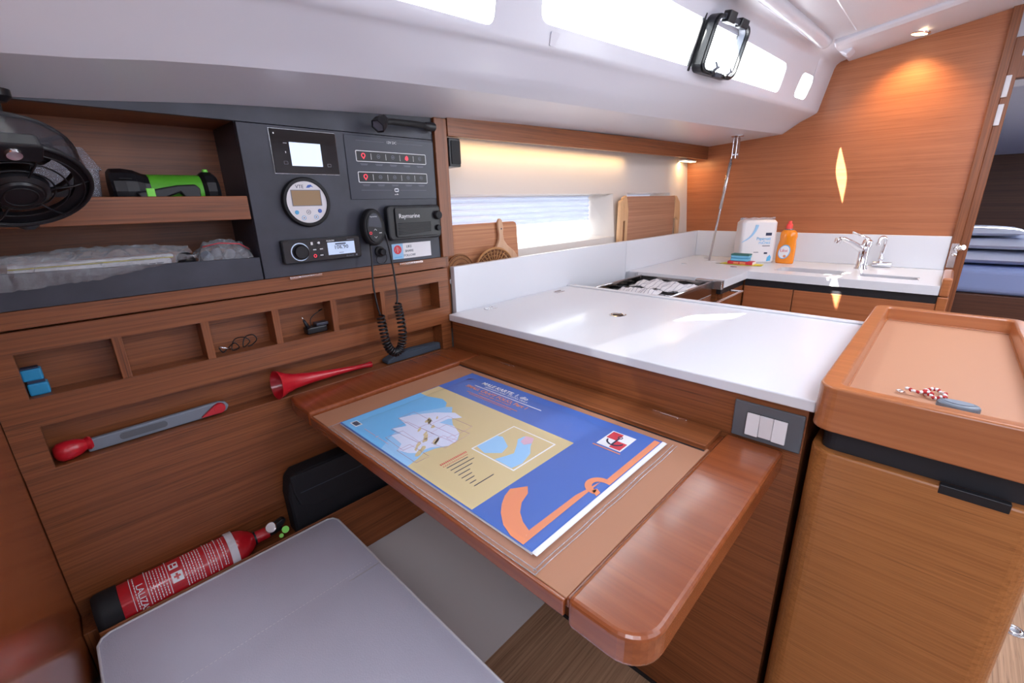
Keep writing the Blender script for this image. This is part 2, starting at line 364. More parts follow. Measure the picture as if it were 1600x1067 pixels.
def circle(cx, cy, r, n=24, a0=0, a1=360):
    full = abs(a1 - a0) >= 360
    return [(cx + r * math.cos(R(a0 + (a1 - a0) * i / (n if full else n - 1))), cy + r * math.sin(R(a0 + (a1 - a0) * i / (n if full else n - 1)))) for i in range(n)]
def lerp_tab(tab, x):
    if x <= tab[0][0]: return tab[0][1:]
    for k, (a, b) in enumerate(zip(tab, tab[1:])):
        if x <= b[0]:
            h = b[0] - a[0]; t = (x - a[0]) / h; o = []
            for c in range(1, len(a)):
                sl = (b[c] - a[c]) / h
                m0 = sl if k == 0 else (b[c] - tab[k - 1][c]) / (b[0] - tab[k - 1][0])
                m1 = sl if k + 2 >= len(tab) else (tab[k + 2][c] - a[c]) / (tab[k + 2][0] - a[0])
                o.append((2 * t ** 3 - 3 * t * t + 1) * a[c] + (t ** 3 - 2 * t * t + t) * h * m0 + (3 * t * t - 2 * t ** 3) * b[c] + (t ** 3 - t * t) * h * m1)
            return tuple(o)
    return tab[-1][1:]
UX, UY, UZ = Vector((1, 0, 0)), Vector((0, 1, 0)), Vector((0, 0, 1))
NX, NY = -UX, -UY

# ================================================================ STRUCTURE
box('floor', (-1.7, 5.2, -1.8, 0.80, -1.30, -1.265), 'sole', kind='structure')
# the moulded liner that climbs outboard from the sole to the hull
V = [(-1.7, 0.73, -1.265), (5.2, 0.73, -1.265), (5.2, 1.06, -0.95), (-1.7, 1.06, -0.95), (5.2, 1.45, -0.6), (-1.7, 1.45, -0.6)]
V2 = [(x, y + 0.02, z - 0.03) for x, y, z in V]
obj('trim_1', V + V2, [(0, 1, 2, 3), (3, 2, 4, 5), (6, 7, 8, 9), (9, 8, 10, 11), (0, 6, 7, 1), (5, 4, 10, 11), (0, 3, 9, 6), (3, 5, 11, 9), (1, 2, 8, 7), (2, 4, 10, 8)], 'liner', kind='structure')

# hull side behind the galley, leaning outboard, with two long openings for the portlights
def hull_y(z): return 1.222 + 0.08 * z
def hull_panel(name, x0, x1, z0, z1, th=0.03):
    V = [(x, hull_y(z) + d, z) for d in (0, th) for x in (x0, x1) for z in (z0, z1)]
    return V, [(0, 1, 3, 2), (4, 6, 7, 5), (0, 4, 5, 1), (2, 3, 7, 6), (0, 2, 6, 4), (1, 5, 7, 3)]
V, F = [], []
PW = [(0.86, 1.995, -0.175, 0.030), (2.13, 2.62, -0.150, 0.033)]
for a in ((-1.7, 0.86, -0.95, -0.46), (0.86, 1.995, -0.95, -0.175), (0.86, 1.995, 0.030, 0.34), (1.995, 2.13, -0.95, 0.34), (2.13, 2.62, -0.95, -0.150), (2.13, 2.62, 0.033, 0.34), (2.62, 5.2, -0.95, 0.34)):
    v, f = hull_panel('', *a); n = len(V); V += v; F += [tuple(n + i for i in q) for q in f]
bx(-1.7, .86, 1.322, 1.35, -.47, .34, V, F); bx(.86, .885, 1.19, 1.36, -.95, .34, V, F); bx(-1.7, .86, 1.20, 1.35, -.95, -.47, V, F)
obj('wall_left', V, F, 'cream', kind='structure')
for n_, (x0, x1, z0, z1) in enumerate(PW):
    y = 1.222; s = 0.045 if n_ == 0 else 0.03
    root = None
    Vv, Ff = [], []
    # splayed reveal
    A = [(x0, z0), (x1, z0), (x1, z1), (x0, z1)]; B = [(x0 + 0.03, z0 + 0.012), (x1 - 0.075, z0 + 0.012), (x1 - 0.075, z1 - 0.008), (x0 + 0.03, z1 - 0.008)]
    Vv = [(x, hull_y(z) + 0.001, z) for x, z in A] + [(x, y + 0.10, z) for x, z in B] + [(x, hull_y(z) + 0.001, z) for x, z in [(x0 - 0.012, z0 - 0.012), (x1 + 0.012, z0 - 0.012), (x1 + 0.012, z1 + 0.012), (x0 - 0.012, z1 + 0.012)]] + [(x, y + 0.12, z) for x, z in [(x0 - 0.012, z0 - 0.012), (x1 + 0.012, z0 - 0.012), (x1 + 0.012, z1 + 0.012), (x0 - 0.012, z1 + 0.012)]]
    Ff = [(q, (q + 1) % 4, 4 + (q + 1) % 4, 4 + q) for q in range(4)] + [(4 + q, 4 + (q + 1) % 4, 12 + (q + 1) % 4, 12 + q) for q in range(4)] + [(8 + q, 8 + (q + 1) % 4, 12 + (q + 1) % 4, 12 + q) for q in range(4)]
    w = obj('window_%d' % (4 + n_), Vv, Ff, 'cream', kind='structure')
    box('pane', (x0 + 0.03, x1 - 0.075, y + 0.108, y + 0.113, z0 + 0.012, z1 - 0.008), 'pane', w, bevel=0)
    # pleated blind pulled half way down
    P = []; zt = z1 - 0.006; nb = 5 if n_ == 0 else 3; zb = z0 + 0.085 if n_ == 0 else z0 + 0.05
    for i in range(nb * 2 + 1):
        P.append((y + 0.085 + (0.010 if i % 2 else 0), zt + (zb - zt) * i / (nb * 2)))
    Vb = [(x, p[0] + e, p[1]) for e in (0, 0.0012) for x in (x0 + 0.031, x1 - 0.076) for p in P]; k = len(P)
    Fb = [(i, i + 1, k + i + 1, k + i) for i in range(k - 1)] + [(2 * k + i, 3 * k + i, 3 * k + i + 1, 2 * k + i + 1) for i in range(k - 1)]
    obj('pleated_blind', Vb, Fb, 'blind', w)

# ---- deckhead: side deck, coaming, coachroof side with window openings, roof
TP0 = [(-1.7, 1.13, .13), (0, 1.13, .183), (.33, 1.13, .211), (.9, 1.13, .242), (1.9, 1.13, .275), (2.86, 1.13, .290)]
TP1 = [(-1.7, 1.10, .17), (0, 1.02, .220), (.25, .997, .245), (.6, .96, .265), (.99, .93, .279), (1.87, .866, .300), (2.5, .79, .310), (2.86, .738, .315)]
TP2 = [(-1.7, 1.08, .19), (0, 1.005, .243), (.25, .983, .265), (.45, .962, .280), (.95, .885, .303), (1.87, .80, .332), (2.5, .72, .352), (2.86, .663, .364)]
TP3 = [(-1.7, 1.02, .30), (0, .965, .325), (.37, .915, .340), (.6, .885, .347), (.92, .843, .358), (1.38, .787, .365), (2.1, .693, .378), (2.86, .612, .388)]
def prof(x):
    p0, p1, p2, p3 = (lerp_tab(t, x) for t in (TP0, TP1, TP2, TP3))
    y3, z3 = p3
    def wy(z): return y3 - 0.019 - 0.22 * (z - z3 - .016)
    zt = 0.605 - 0.012 * x / 2.86
    mixp = lambda a, b, t: (a[0] + (b[0] - a[0]) * t, a[1] + (b[1] - a[1]) * t)
    pts = [(1.36, p0[1] + .012), p0, mixp(p0, p1, .5), p1, mixp(p1, p2, .6), p2, mixp(p2, p3, .15), mixp(p2, p3, .88), p3, (y3 - .007, z3 + .004), (y3 - .016, z3 + .009), (wy(z3 + .018), z3 + .018), (wy(z3 + .026), z3 + .026)]
    win = wy
    yt = wy(zt - .03)
    top = [(wy(zt - .012), zt - .012), (yt - .012, zt + .006), (yt - .028, zt + .018), (yt - .06, zt + .026), (0.33, 0.645), (-0.02, 0.70), (-0.8, 0.735), (-1.5, 0.66), (-1.8, 0.5)]
    return pts, win, top
WIN = [(-0.6, 0.823, lambda x: .380, lambda x: .575, 0.0, 0.02), (0.955, 2.335, lambda x: .413 + .004 * (x - 1), lambda x: .575 - .035 * (x - 1), 0.0, 0.030), (2.495, 2.640, lambda x: .425, lambda x: .528, 0.3, 0.028)]
xs = sorted(set([-1.7, -1.2, -.8] + [round(-.5 + .1 * i, 3) for i in range(34)] + [2.72, 2.80, 2.86, 2.95]))
cols = set(xs)
for a, b, lo, hi, sh, r in WIN:
    for q in (0, .12, .3, .55, 1): cols.add(round(a + r * q, 5)); cols.add(round(b - r * q, 5))
cols = sorted(cols)
def hole(x):
    for k, (a, b, lo, hi, sh, r) in enumerate(WIN):
        if a - 1e-6 <= x <= b + 1e-6:
            d = min(x - a, b - x); c = r - math.sqrt(max(0, r * r - max(0, r - d) ** 2)) if d < r else 0
            return k, lo(x) + c, hi(x) - c, sh, a, b
    return None
V, F, idx = [], [], []
reveal = []
for x in cols:
    pts, wy, top = prof(x); h = hole(x)
    if h: k, lo, hi, sh, a, b = h
    else:
        k, sh = None, 0; lo, hi = .42, .55
        for (a, b, l_, h_, s_, r_) in WIN:
            if abs(x - a) < .3 or abs(x - b) < .3: lo, hi = l_(x) + .02, h_(x) - .02
    def sx(z): return x + sh * (z - .42)
    row = [(x, p[0], p[1]) for p in pts] + [(sx(lo), wy(lo), lo), (sx(hi), wy(hi), hi)] + [(x, p[0], p[1]) for p in top]
    idx.append((len(V), len(row), k, lo, hi, x, sh)); V += row
NP = 13
for c in range(len(cols) - 1):
    a, n, ka, la, ha, xa, sa = idx[c]; b, _, kb, lb, hb, xb, sb = idx[c + 1]
    for i in range(n - 1):
        if i == NP and ka is not None and ka == kb: continue
        F.append((a + i, a + i + 1, b + i + 1, b + i))
# reveals of the openings, 45 mm deep, going outboard
for k, (a, b, lo, hi, sh, r) in enumerate(WIN):
    cc = [i for i in idx if i[2] == k]; base = len(V); loop = []
    for s0, n, _, l, h, x, s_ in cc: loop.append(s0 + NP)
    for s0, n, _, l, h, x, s_ in reversed(cc): loop.append(s0 + NP + 1)
    outer = []
    for i in loop:
        x, y, z = V[i]; outer.append((x, y + .014, z + (.001 if z < .5 else .030)))
    V += outer; L_ = len(loop)
    F += [(loop[q], loop[(q + 1) % L_], base + (q + 1) % L_, base + q) for q in range(L_)]
    # pane follows the coachroof side
    PV, PF = [], []
    m2 = len(cc)
    for s0, n, _, l, h, x, s_ in cc:
        for z in (l - .008, h + .045):
            yy = V[s0 + NP][1] - .22 * (z - l) + .017
            PV += [(x + sh * (z - .42), yy, z), (x + sh * (z - .42), yy + .005, z)]
    for q in range(m2 - 1):
        j = 4 * q; PF += [(j, j + 4, j + 6, j + 2), (j + 1, j + 3, j + 7, j + 5), (j, j + 1, j + 5, j + 4), (j + 2, j + 6, j + 7, j + 3)]
    PF += [(0, 2, 3, 1), (4 * m2 - 4, 4 * m2 - 3, 4 * m2 - 1, 4 * m2 - 2)]
    # clear at portlight, small window and an end strip added for sun, hazed elsewhere
    xsx = [i_[5] for i_ in cc]; mats_ = []
    w_ob = obj('window_%d' % (k + 1), PV, PF, ['pane', 'clearpane'], kind='structure')
    for p_ in w_ob.data.polygons:
        cx_ = sum(w_ob.data.vertices[v].co.x for v in p_.vertices) / len(p_.vertices) + w_ob.location.x
        if k == 2 or (k == 1 and 1.63 < cx_ < 1.87) or (k == 0 and cx_ > .72): p_.material_index = 1
ceil_o = obj('ceiling', V, F, 'gelcoat', smooth=True, kind='structure')
_me = ceil_o.data; _n = idx[0][1]; _ng = len(cols) * _n
for e in _me.edges:
    a, b = e.vertices
    if a < _ng and b < _ng:
        ia, ib = a % _n, b % _n
        if ia == ib and ia in (1, 3): e.use_edge_sharp = True
        if ia in (NP, NP + 1) and ib in (NP, NP + 1):
            ka, kb = idx[a // _n][2], idx[b // _n][2]
            if ka is not None and ka == kb and ia == ib: e.use_edge_sharp = True
            if a // _n == b // _n and ka is not None and ((a // _n == 0) or idx[a // _n - 1][2] != ka or idx[a // _n + 1][2] != ka): e.use_edge_sharp = True
    elif a >= _ng and b >= _ng: e.use_edge_sharp = False
so = ceil_o.modifiers.new('solid', 'SOLIDIFY'); so.thickness = 0.006; so.offset = 0

# padded roof liner panel between frame mouldings, and the grab rail along the coachroof side
def beam(name, sec, y0, y1, zf, mat='gelcoat'):
    V, F = [], []; k = len(sec); st = 10
    for i in range(st + 1):
        y = y0 + (y1 - y0) * i / st
        for (x, z) in sec: V.append((x, y, z + zf(y)))
    for i in range(st):
        for q in range(k): F.append((i * k + q, i * k + (q + 1) % k, (i + 1) * k + (q + 1) % k, (i + 1) * k + q))
    F += [tuple(range(k)), tuple(range(st * k, st * k + k))]
    return obj(name, V, F, mat, bevel=0.006, kind='structure')
def roofz(y): return (0.645 + (0.33 - y) / 0.35 * 0.055) if y > -0.02 else 0.70 + (-0.02 - y) * 0.045
beam('trim_3', [(2.50, .03), (2.505, -.012), (2.53, -.022), (2.875, -.015), (2.875, .03)], -1.2, .50, roofz)
beam('trim_4', [(0.2, .03), (0.2, -.002), (0.23, -.012), (2.44, -.012), (2.47, -.002), (2.47, .03)], -1.2, .42, roofz)
tube('trim_5', smoothpath([(1.2, .60, .628), (1.8, .570, .622), (2.2, .545, .618), (2.49, .53, .616)]), 0.026, 'gelcoat', n=14, kind='structure')
prism('trim_6', [(.47, .58), (.50, .60), (.50, .625), (.46, .625), (.45, .60)], 'x', 2.62, 2.70, 'gelcoat', bevel=.005, kind='structure')

# galley bulkhead: its top edge follows the deck section
pb = [(-.02, -1.265), (-.02, .72), (.33, .655), (.50, .635), (.55, .603), (.572, .545), (.609, .40), (.64, .382), (.70, .345), (.76, .328), (1.13, .30), (1.36, .30), (1.30, -.2), (1.12, -.90), (.78, -1.265)]
prism('wall_back', pb, 'x', 2.86, 2.885, 'bulk', kind='structure')
# door frame at its inboard edge, with a lintel, and the cabin beyond
door1 = boxes('door_1', [(2.835, 2.90, -.048, -.018, -1.265, .72), (2.87, 2.915, -.078, -.048, -1.265, .58), (2.90, 2.95, -1.2, -.06, .435, .515)], 'teak_z', kind='structure', bevel=.003)
prism('wall_cabin_front', [(-1.2, .51), (-.05, .51), (-.05, .80), (-1.2, .80)], 'x', 2.91, 2.93, 'gelcoat', kind='structure')
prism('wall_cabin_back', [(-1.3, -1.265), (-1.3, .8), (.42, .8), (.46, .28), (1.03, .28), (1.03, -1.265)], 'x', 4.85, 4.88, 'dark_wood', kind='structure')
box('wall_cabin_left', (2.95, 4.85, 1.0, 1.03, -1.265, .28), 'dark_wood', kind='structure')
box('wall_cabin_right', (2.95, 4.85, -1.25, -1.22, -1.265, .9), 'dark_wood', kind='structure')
box('ceiling_cabin', (2.93, 4.85, -1.22, .42, .78, .80), 'gelcoat', kind='structure')
boxes('wall_cabin_side', [(2.93, 4.85, .43, .455, .28, .80), (2.93, 4.85, .43, 1.03, .281, .30)], 'gelcoat', kind='structure')
beam('trim_7', [(3.6, .02), (3.6, -.10), (3.72, -.13), (4.84, -.36), (4.84, .02)], -1.2, .42, lambda y: .60)
box('window_6', (3.55, 3.58, -.60, -.20, .36, .46), 'gloss_black', kind='structure', bevel=.01)
# bulkhead at the forward end of the nav station
prism('wall_front', [(.30, -1.265), (.30, .70), (1.13, .60), (1.30, .3), (1.30, -.5), (1.13, -.9), (.72, -1.265)], 'x', -.145, -.122, 'cherry', kind='structure')
# enclosure behind the camera, seen only in reflections
box('wall_right', (-1.7, 2.88, -1.80, -1.77, -1.265, .60), 'gelcoat', kind='structure')
box('wall_fore', (-1.73, -1.70, -1.80, 1.36, -1.265, .78), 'gelcoat', kind='structure')
# valance above the galley window
Vv = []
for x, zb, zt in ((.902, .192, .2455), (2.86, .218, .292)):
    Vv += [(x, 1.118, zb), (x, 1.118, zt), (x, 1.136, zt + .002), (x, 1.136, zb)]
obj('trim_8', Vv, [(0, 1, 2, 3), (4, 7, 6, 5), (0, 4, 5, 1), (1, 5, 6, 2), (2, 6, 7, 3), (3, 7, 4, 0)], 'teak_x', kind='structure', bevel=.001)
# shelf floor behind the splashback
box('trim_9', (.90, 2.86, 1.15, 1.215, -.25, -.235), 'white_top', kind='structure')

# ================================================================ NAV STATION CABINET
cab = thing('navigation_cabinet', 'built-in teak wall cabinet with shelves, pigeonholes and a long slot behind the chart table', 'cabinet', (.38, 1.2, -1.0))
Y0, YB = 1.13, 1.18
box('lower_panel', (-.121, .875, Y0, Y0 + .02, -.752, -.456), 'teak_x', cab, bevel=.001)
box('skirt_panel', (-.121, .90, Y0 + .008, Y0 + .022, -.92, -.754), 'teak_x', cab, bevel=.001)
box('corner_block', (-.121, -.100, 1.075, 1.136, -.90, -.790), 'teak_z', cab)
boxes('face_frame', [(-.121, .875, Y0, Y0 + .018, -.370, -.316), (-.121, .875, Y0, Y0 + .018, -.232, -.193), (-.121, -.079, Y0, Y0 + .018, -.316, -.232), (-.121, -.079, Y0, Y0 + .018, -.456, -.370),
      (.837, .875, Y0, Y0 + .018, -.316, -.232), (.837, .875, Y0, Y0 + .018, -.456, -.370)], 'teak_x', cab, bevel=0)
box('upper_rail', (-.121, .875, Y0 + .004, Y0 + .03, -.190, -.158), 'teak_x', cab, bevel=.001)
boxes('slot_lining', [(-.12, .875, YB, YB + .012, -.458, -.37), (-.12, .875, Y0 + .018, YB, -.468, -.4565), (-.12, .875, Y0 + .018, YB, -.37, -.362), (-.121, -.110, Y0 + .018, YB, -.4565, -.37), (.8375, .85, Y0 + .018, YB, -.4565, -.37)], 'teak_x', cab, bevel=0)
boxes('pigeonhole_lining', [(-.12, .875, YB, YB + .012, -.318, -.23), (-.12, .875, Y0 + .018, YB, -.328, -.3165), (-.12, .875, Y0 + .018, YB, -.2315, -.222), (-.121, -.110, Y0 + .018, YB, -.3165, -.2315), (.8375, .85, Y0 + .018, YB, -.3165, -.2315)], 'teak_x', cab, bevel=0)
for x in (.0585, .2055, .3505, .4945, .6405):
    box('divider', (x - .0078, x + .0078, Y0 + .002, YB, -.3165, -.2315), 'teak_z', cab, bevel=.001)
# open shelves on the left
YS = 1.30
box('back_panel', (-.121, .90, YS, YS + .01, -.17, .20), 'teak_x', cab, bevel=0)
box('shelf', (-.121, .337, Y0 + .014, YS, -.018, -.006), 'teak_x', cab, bevel=0)
box('shelf_fiddle', (-.121, .338, Y0, Y0 + .015, -.0215, .028), 'teak_x', cab)
box('shelf_top', (-.121, .90, Y0 + .004, YS, .181, .192), 'teak_x', cab, bevel=0)
box('tray_floor', (-.121, .342, Y0 + .012, YS, -.156, -.145), 'panel2', cab, bevel=0)
prism('tray_front', [(-.121, -.157), (.3395, -.157), (.3395, -.106), (-.121, -.093)], 'y', Y0, Y0 + .012, 'panel', cab, bevel=.001)
ip = box('instrument_panel', (.3425, .852, Y0, Y0 + .012, -.157, .1775), 'panel', cab, bevel=.001)
box('panel_side', (.3425, .350, Y0 + .012, YS, -.157, .18), 'panel2', cab, bevel=0)
prism('top_band', [(-.121, .179), (.852, .179), (.852, .238), (.33, .209), (0, .181), (-.121, .1795)], 'y', Y0 + .001, Y0 + .013, 'panel', cab, bevel=.001)
box('shadow_gap', (.852, .8565, Y0 + .003, Y0 + .02, -.157, .236), 'blackgap', cab, bevel=0)
box('end_post', (.8565, .9015, 1.122, 1.24, -.157, .238), 'teak_z', cab)
box('end_post_foot', (.8755, .9015, 1.152, 1.24, -.40, -.158), 'teak_z', cab)
for x0, x1 in ((.397, .476), (.703, .784)):
    boxes('hinge', [(x0, x1, Y0 - .0035, Y0 + .001, -.1655, -.1595), (x0 + .022, x1 - .022, Y0 - .0045, Y0, -.1645, -.1605)], 'chrome', cab, bevel=.0008)

P_ = lambda x, z, y=Y0: (x, y, z)
# ---- switch panel
sp = thing('switch_panel', 'dark breaker panel with two rows of lit round symbols marked 12V DC', 'switch panel', (.717, Y0, .017))
o = (.717, Y0 - .002, .0)
box('face_plate', (.580, .8515, Y0 - .0022, Y0 - .0002, .017, .172), 'panel2', sp, bevel=.0008)
text('heading', '12V DC', (.714, Y0 - .0024, .158), UX, UZ, .0092, 'white', sp, 'CENTER')
for q in ((-.103, .160, -.023, .1608), (.015, .160, .100, .1608), (-.103, .040, -.013, .0408), (.014, .040, .103, .0408)): dashes('rule', [q], (.714, Y0 - .0023, 0), UX, UZ, NY, 'dimprint', sp)
for rz, xs_, on in ((.1235, -.1005, (0, 3)), (.0725, -.1005, (0,))):
    bfr = ring_prism('button_frame', rrect(.714 - .108, .714 + .108, rz - .0135, rz + .0135, .003, 3), rrect(.714 - .1063, .714 + .1063, rz - .0118, rz + .0118, .002, 3), 'y', Y0 - .0035, Y0 - .002, 'white', sp)
    prism('button_field', rrect(.714 - .1063, .714 + .1063, rz - .0118, rz + .0118, .002, 3), 'y', Y0 - .0028, Y0 - .002, 'black', sp)
    for i in range(4): dashes('separator', [(-.0655 + .0435 * i, -.0075, -.0645 + .0435 * i, .0075)], (.714, Y0 - .0029, rz), UX, UZ, NY, 'white', bfr)
    for i in range(5):
        cx = -.087 + .0435 * i; lit = i in on; mt = 'redlamp' if lit else 'dimprint'
        cz = rz + .001
        if lit and i == 3:
            pts = [(-.0055, -.003), (0, -.007), (.0055, -.004), (.0045, .003), (.001, .0065), (-.004, .003)]
            poly_print('symbol', pts, (.714 + cx, Y0 - .003, cz), UX, UZ, NY, mt, bfr)
        elif lit:
            out_ = circle(0, .001, .0058, 14, -40, 220) + [(0, -.0085)]; inn = circle(0, .001, .0036, 14, -40, 220) + [(0, -.0045)]
            q = [(.714 + cx + a, cz + b) for a, b in out_]; w_ = [(.714 + cx + a, cz + b) for a, b in inn]
            ring_prism('symbol', q, w_, 'y', Y0 - .0034, Y0 - .0029, mt, bfr)
        else:
            q = [(.714 + cx + a, cz + b) for a, b in circle(0, 0, .0052, 10)]; w_ = [(.714 + cx + a, cz + b) for a, b in circle(0, 0, .0040, 10)]
            ring_prism('symbol', q, w_, 'y', Y0 - .0034, Y0 - .0029, mt, bfr)
            dashes('symbol_mark', [(cx - .002, -.0012, cx + .002, .0012)], (.714, Y0 - .003, cz), UX, UZ, NY, mt, bfr)
        dashes('caption', [(cx - .011, -.0190, cx + .011, -.0178), (cx - .009, -.0215, cx + .009, -.0203)], (.714, Y0 - .0023, rz), UX, UZ, NY, 'dimprint', sp)
prism('usb_socket', rrect(.709, .7225, .0355, .0455, .004, 4), 'y', Y0 - .004, Y0 - .002, 'white', sp)
prism('usb_slot', rrect(.711, .7205, .0385, .0425, .001, 2), 'y', Y0 - .0044, Y0 - .004, 'ink', sp)
dashes('usb_mark', [(-.004, .0285, .006, .0295), (.002, .0295, .004, .0315), (-.0055, .0277, -.004, .0303)], (.715, Y0 - .0023, 0), UX, UZ, NY, 'white', sp)
# ---- battery monitor
bmn = thing('battery_monitor', 'glossy black rectangular battery display with a white lit screen, top left of the panel', 'monitor', (.481, Y0, .076))
box('bezel', (.4045, .5575, Y0 - .0012, Y0 - .0002, .0755, .1715), 'steel', bmn, bevel=.0005)
box('glass_face', (.4055, .5565, Y0 - .0045, Y0 - .0012, .0768, .1702), 'gloss_black', bmn, bevel=.0008)
box('lit_screen', (.444, .516, Y0 - .0051, Y0 - .0045, .0935, .144), 'lcd_white', bmn, bevel=0)
for cx, cz in ((.431, .099), (.5325, .0965)):
    ring_prism('key_symbol', rrect(cx - .0045, cx + .0045, cz - .003, cz + .004, .001, 2), rrect(cx - .0037, cx + .0037, cz - .0023, cz + .0033, .0008, 2), 'y', Y0 - .0049, Y0 - .0045, 'dimprint', bmn)
dashes('indicator_print', [(.4125, .159, .4145, .162), (.431, .141, .439, .1418), (.433, .120, .4345, .124)], (0, Y0 - .0046, 0), UX, UZ, NY, 'white', bmn)
# ---- round tank gauge
gz = .0125; gx = .463
tg = thing('tank_gauge', 'round white-faced VTE gauge with amber screen in a black ring', 'gauge', (gx, Y0, gz - .055))
lathe('housing', [(.0565, .0003), (.0570, .008), (.0545, .0125), (.0485, .0135), (.0475, .009)], (gx, Y0, gz), (0, -1, 0), 'black_matte', tg, n=40, cap=False)
lathe('dial_face', [(.0478, .0085), (.0478, .0095)], (gx, Y0, gz), (0, -1, 0), 'offwhite', tg, n=40)
ams = box('amber_screen', (gx - .034, gx + .034, Y0 - .0102, Y0 - .0094, gz - .0075, gz + .027), 'amber', tg, bevel=.0006)
ring_prism('screen_frame', rrect(gx - .035, gx + .035, gz - .0085, gz + .028, .001, 2), rrect(gx - .0335, gx + .0335, gz - .007, gz + .0265, .0005, 2), 'y', Y0 - .0105, Y0 - .0094, 'dimprint', ams)
text('dial_lettering', 'VTE', (gx - .0225, Y0 - .0097, gz + .0315), UX, UZ, .0112, 'ink', tg)
poly_print('wave_emblem', [(.002, .0), (.007, .0065), (.014, .0075), (.020, .001), (.014, .003), (.010, .0005)], (gx, Y0 - .0097, gz + .0325), UX, UZ, NY, 'navy', tg)
for dx, dz, mt in ((-.0275, -.0225, 'aqua'), (.0275, -.0205, 'navy')):
    lathe('gauge_button', [(.0048, .0095), (.0045, .0108)], (gx + dx, Y0, gz + dz), (0, -1, 0), mt, tg, n=16)
for dx, dz in ((0, -.0225), (-.013, -.0355), (.0165, -.0345)):
    q = [(gx + dx + a, gz + dz + b) for a, b in circle(0, 0, .0052, 16)]; w_ = [(gx + dx + a, gz + dz + b) for a, b in circle(0, 0, .0043, 16)]
    ring_prism('gauge_button', q, w_, 'y', Y0 - .0102, Y0 - .0095, 'aqua' if dz < -.03 else 'dimprint', tg)
    poly_print('arrow_mark', [(-.0018, -.0012), (.0018, -.0012), (0, .0018)], (gx + dx, Y0 - .0097, gz + dz), UX, UZ, NY, 'ink', tg)
# ---- stereo
st = thing('marine_stereo', 'wide black marine stereo with silver-ringed knob and radio display reading 106.90', 'radio', (.482, Y0, -.128))
SX = lambda u: .387 + u * .195
prism('stereo_body', rrect(.386, .584, -.128, -.072, .005, 3), 'y', Y0 - .014, Y0 - .0002, 'black', st, bevel=.002)
prism('stereo_face', rrect(.3885, .5815, -.1258, -.0742, .004, 3), 'y', Y0 - .0152, Y0 - .014, 'gloss_black', st, bevel=.0006)
kx, kz = .4255, -.101
q = [(kx + a, kz + b) for a, b in circle(0, 0, .0213, 36)]; w_ = [(kx + a, kz + b) for a, b in circle(0, 0, .0192, 36)]
ring_prism('knob_ring', q, w_, 'y', Y0 - .0165, Y0 - .015, 'lcd', st)
lathe('volume_knob', [(.0180, .015), (.0172, .027), (.0155, .029), (.0145, .0275)], (kx, Y0, kz), (0, -1, 0), 'black', st, n=32)
for dx, dz, kk in ((.4555, -.0835, 'sheet'), (.4725, -.0830, 'in'), (.4605, -.0985, 'bar'), (.4775, -.0980, 'bar'), (.4600, -.1135, 'pow'), (.4760, -.1130, 'bar')):
    sbt = lathe('stereo_button', [(.0050, .0150), (.0048, .0160)], (dx, Y0, dz), (0, -1, 0), 'black', st, n=16)
    if kk == 'pow':
        q = [(dx + a, dz + b) for a, b in circle(0, 0, .0040, 14)]; w_ = [(dx + a, dz + b) for a, b in circle(0, 0, .0026, 14)]
        ring_prism('button_mark', q, w_, 'y', Y0 - .0166, Y0 - .016, 'redlamp', sbt)
    elif kk == 'sheet': dashes('button_mark', [(-.0025, -.0035, .0025, .0035)], (dx, Y0 - .0161, dz), UX, UZ, NY, 'white', sbt)
    elif kk == 'in': poly_print('button_mark', [(-.004, 0), (0, .003), (.003, .002), (.003, -.002), (0, -.003)], (dx, Y0 - .0161, dz), UX, UZ, NY, 'white', sbt)
    else: dashes('button_mark', [(-.004, -.0014, -.0032, .0014), (-.0022, -.0014, .0004, .0014), (.0014, -.0014, .0038, .0014)], (dx, Y0 - .0161, dz), UX, UZ, NY, 'white', sbt)
rd_ = box('radio_display', (.494, .5655, Y0 - .0158, Y0 - .015, -.1150, -.0845), 'lcd', st, bevel=0)
text('frequency', '106.90', (.529, Y0 - .0161, -.1015), UX, UZ, .0135, 'ink', rd_, 'CENTER', width=1.05)
dashes('display_print', [(-.014, -.0905, .014, -.0875), (-.011, -.0935, .011, -.0925), (-.006, -.1115, .006, -.1105)], (.528, Y0 - .0159, 0), UX, UZ, NY, 'ink', rd_)
text('maker_lettering', 'FUSION', (.4925, Y0 - .0155, -.0822), UX, UZ, .0058, 'white', st)
text('bluetooth_lettering', 'Bluetooth', (.540, Y0 - .0155, -.1225), UX, UZ, .0050, 'dimprint', st)
dashes('model_print', [(.546, -.0815, .566, -.0800), (.5665, -.1222, .5705, -.1182)], (0, Y0 - .0154, 0), UX, UZ, NY, 'dimprint', st)
# ---- radio loudspeaker / VHF body
vh = thing('vhf_radio', 'rounded black VHF radio box with white maker lettering and two knobs', 'radio', (.76, Y0, -.095))
prism('radio_body', rrect(.668, .849, -.0945, .0, .014, 5), 'y', Y0 - .020, Y0 - .0002, 'black', vh, bevel=.005)
prism('radio_face', rrect(.690, .838, -.0865, -.006, .006, 4), 'y', Y0 - .0245, Y0 - .019, 'black', vh, bevel=.002)
text('maker_lettering', 'Raymarine', (.7005, Y0 - .0252, -.034), UX, UZ, .0168, 'white', vh, width=.98)
for i in range(8):
    pp = [(.696 + .0185 * j, Y0 - .0248, -.048 - .0042 * i + .006 * (j / 6) ** 2 * (i / 8)) for j in range(7)]
    tube('grille_rib', pp, .0008, 'black_matte', vh, n=5)
lathe('radio_knob', [(.0125, .019), (.0122, .034), (.0105, .036)], (.8315, Y0, -.0295), (0, -1, 0), 'black_matte', vh, n=24)
lathe('radio_knob', [(.0088, .019), (.0085, .030), (.0075, .032)], (.8320, Y0, -.0655), (0, -1, 0), 'black_matte', vh, n=24)
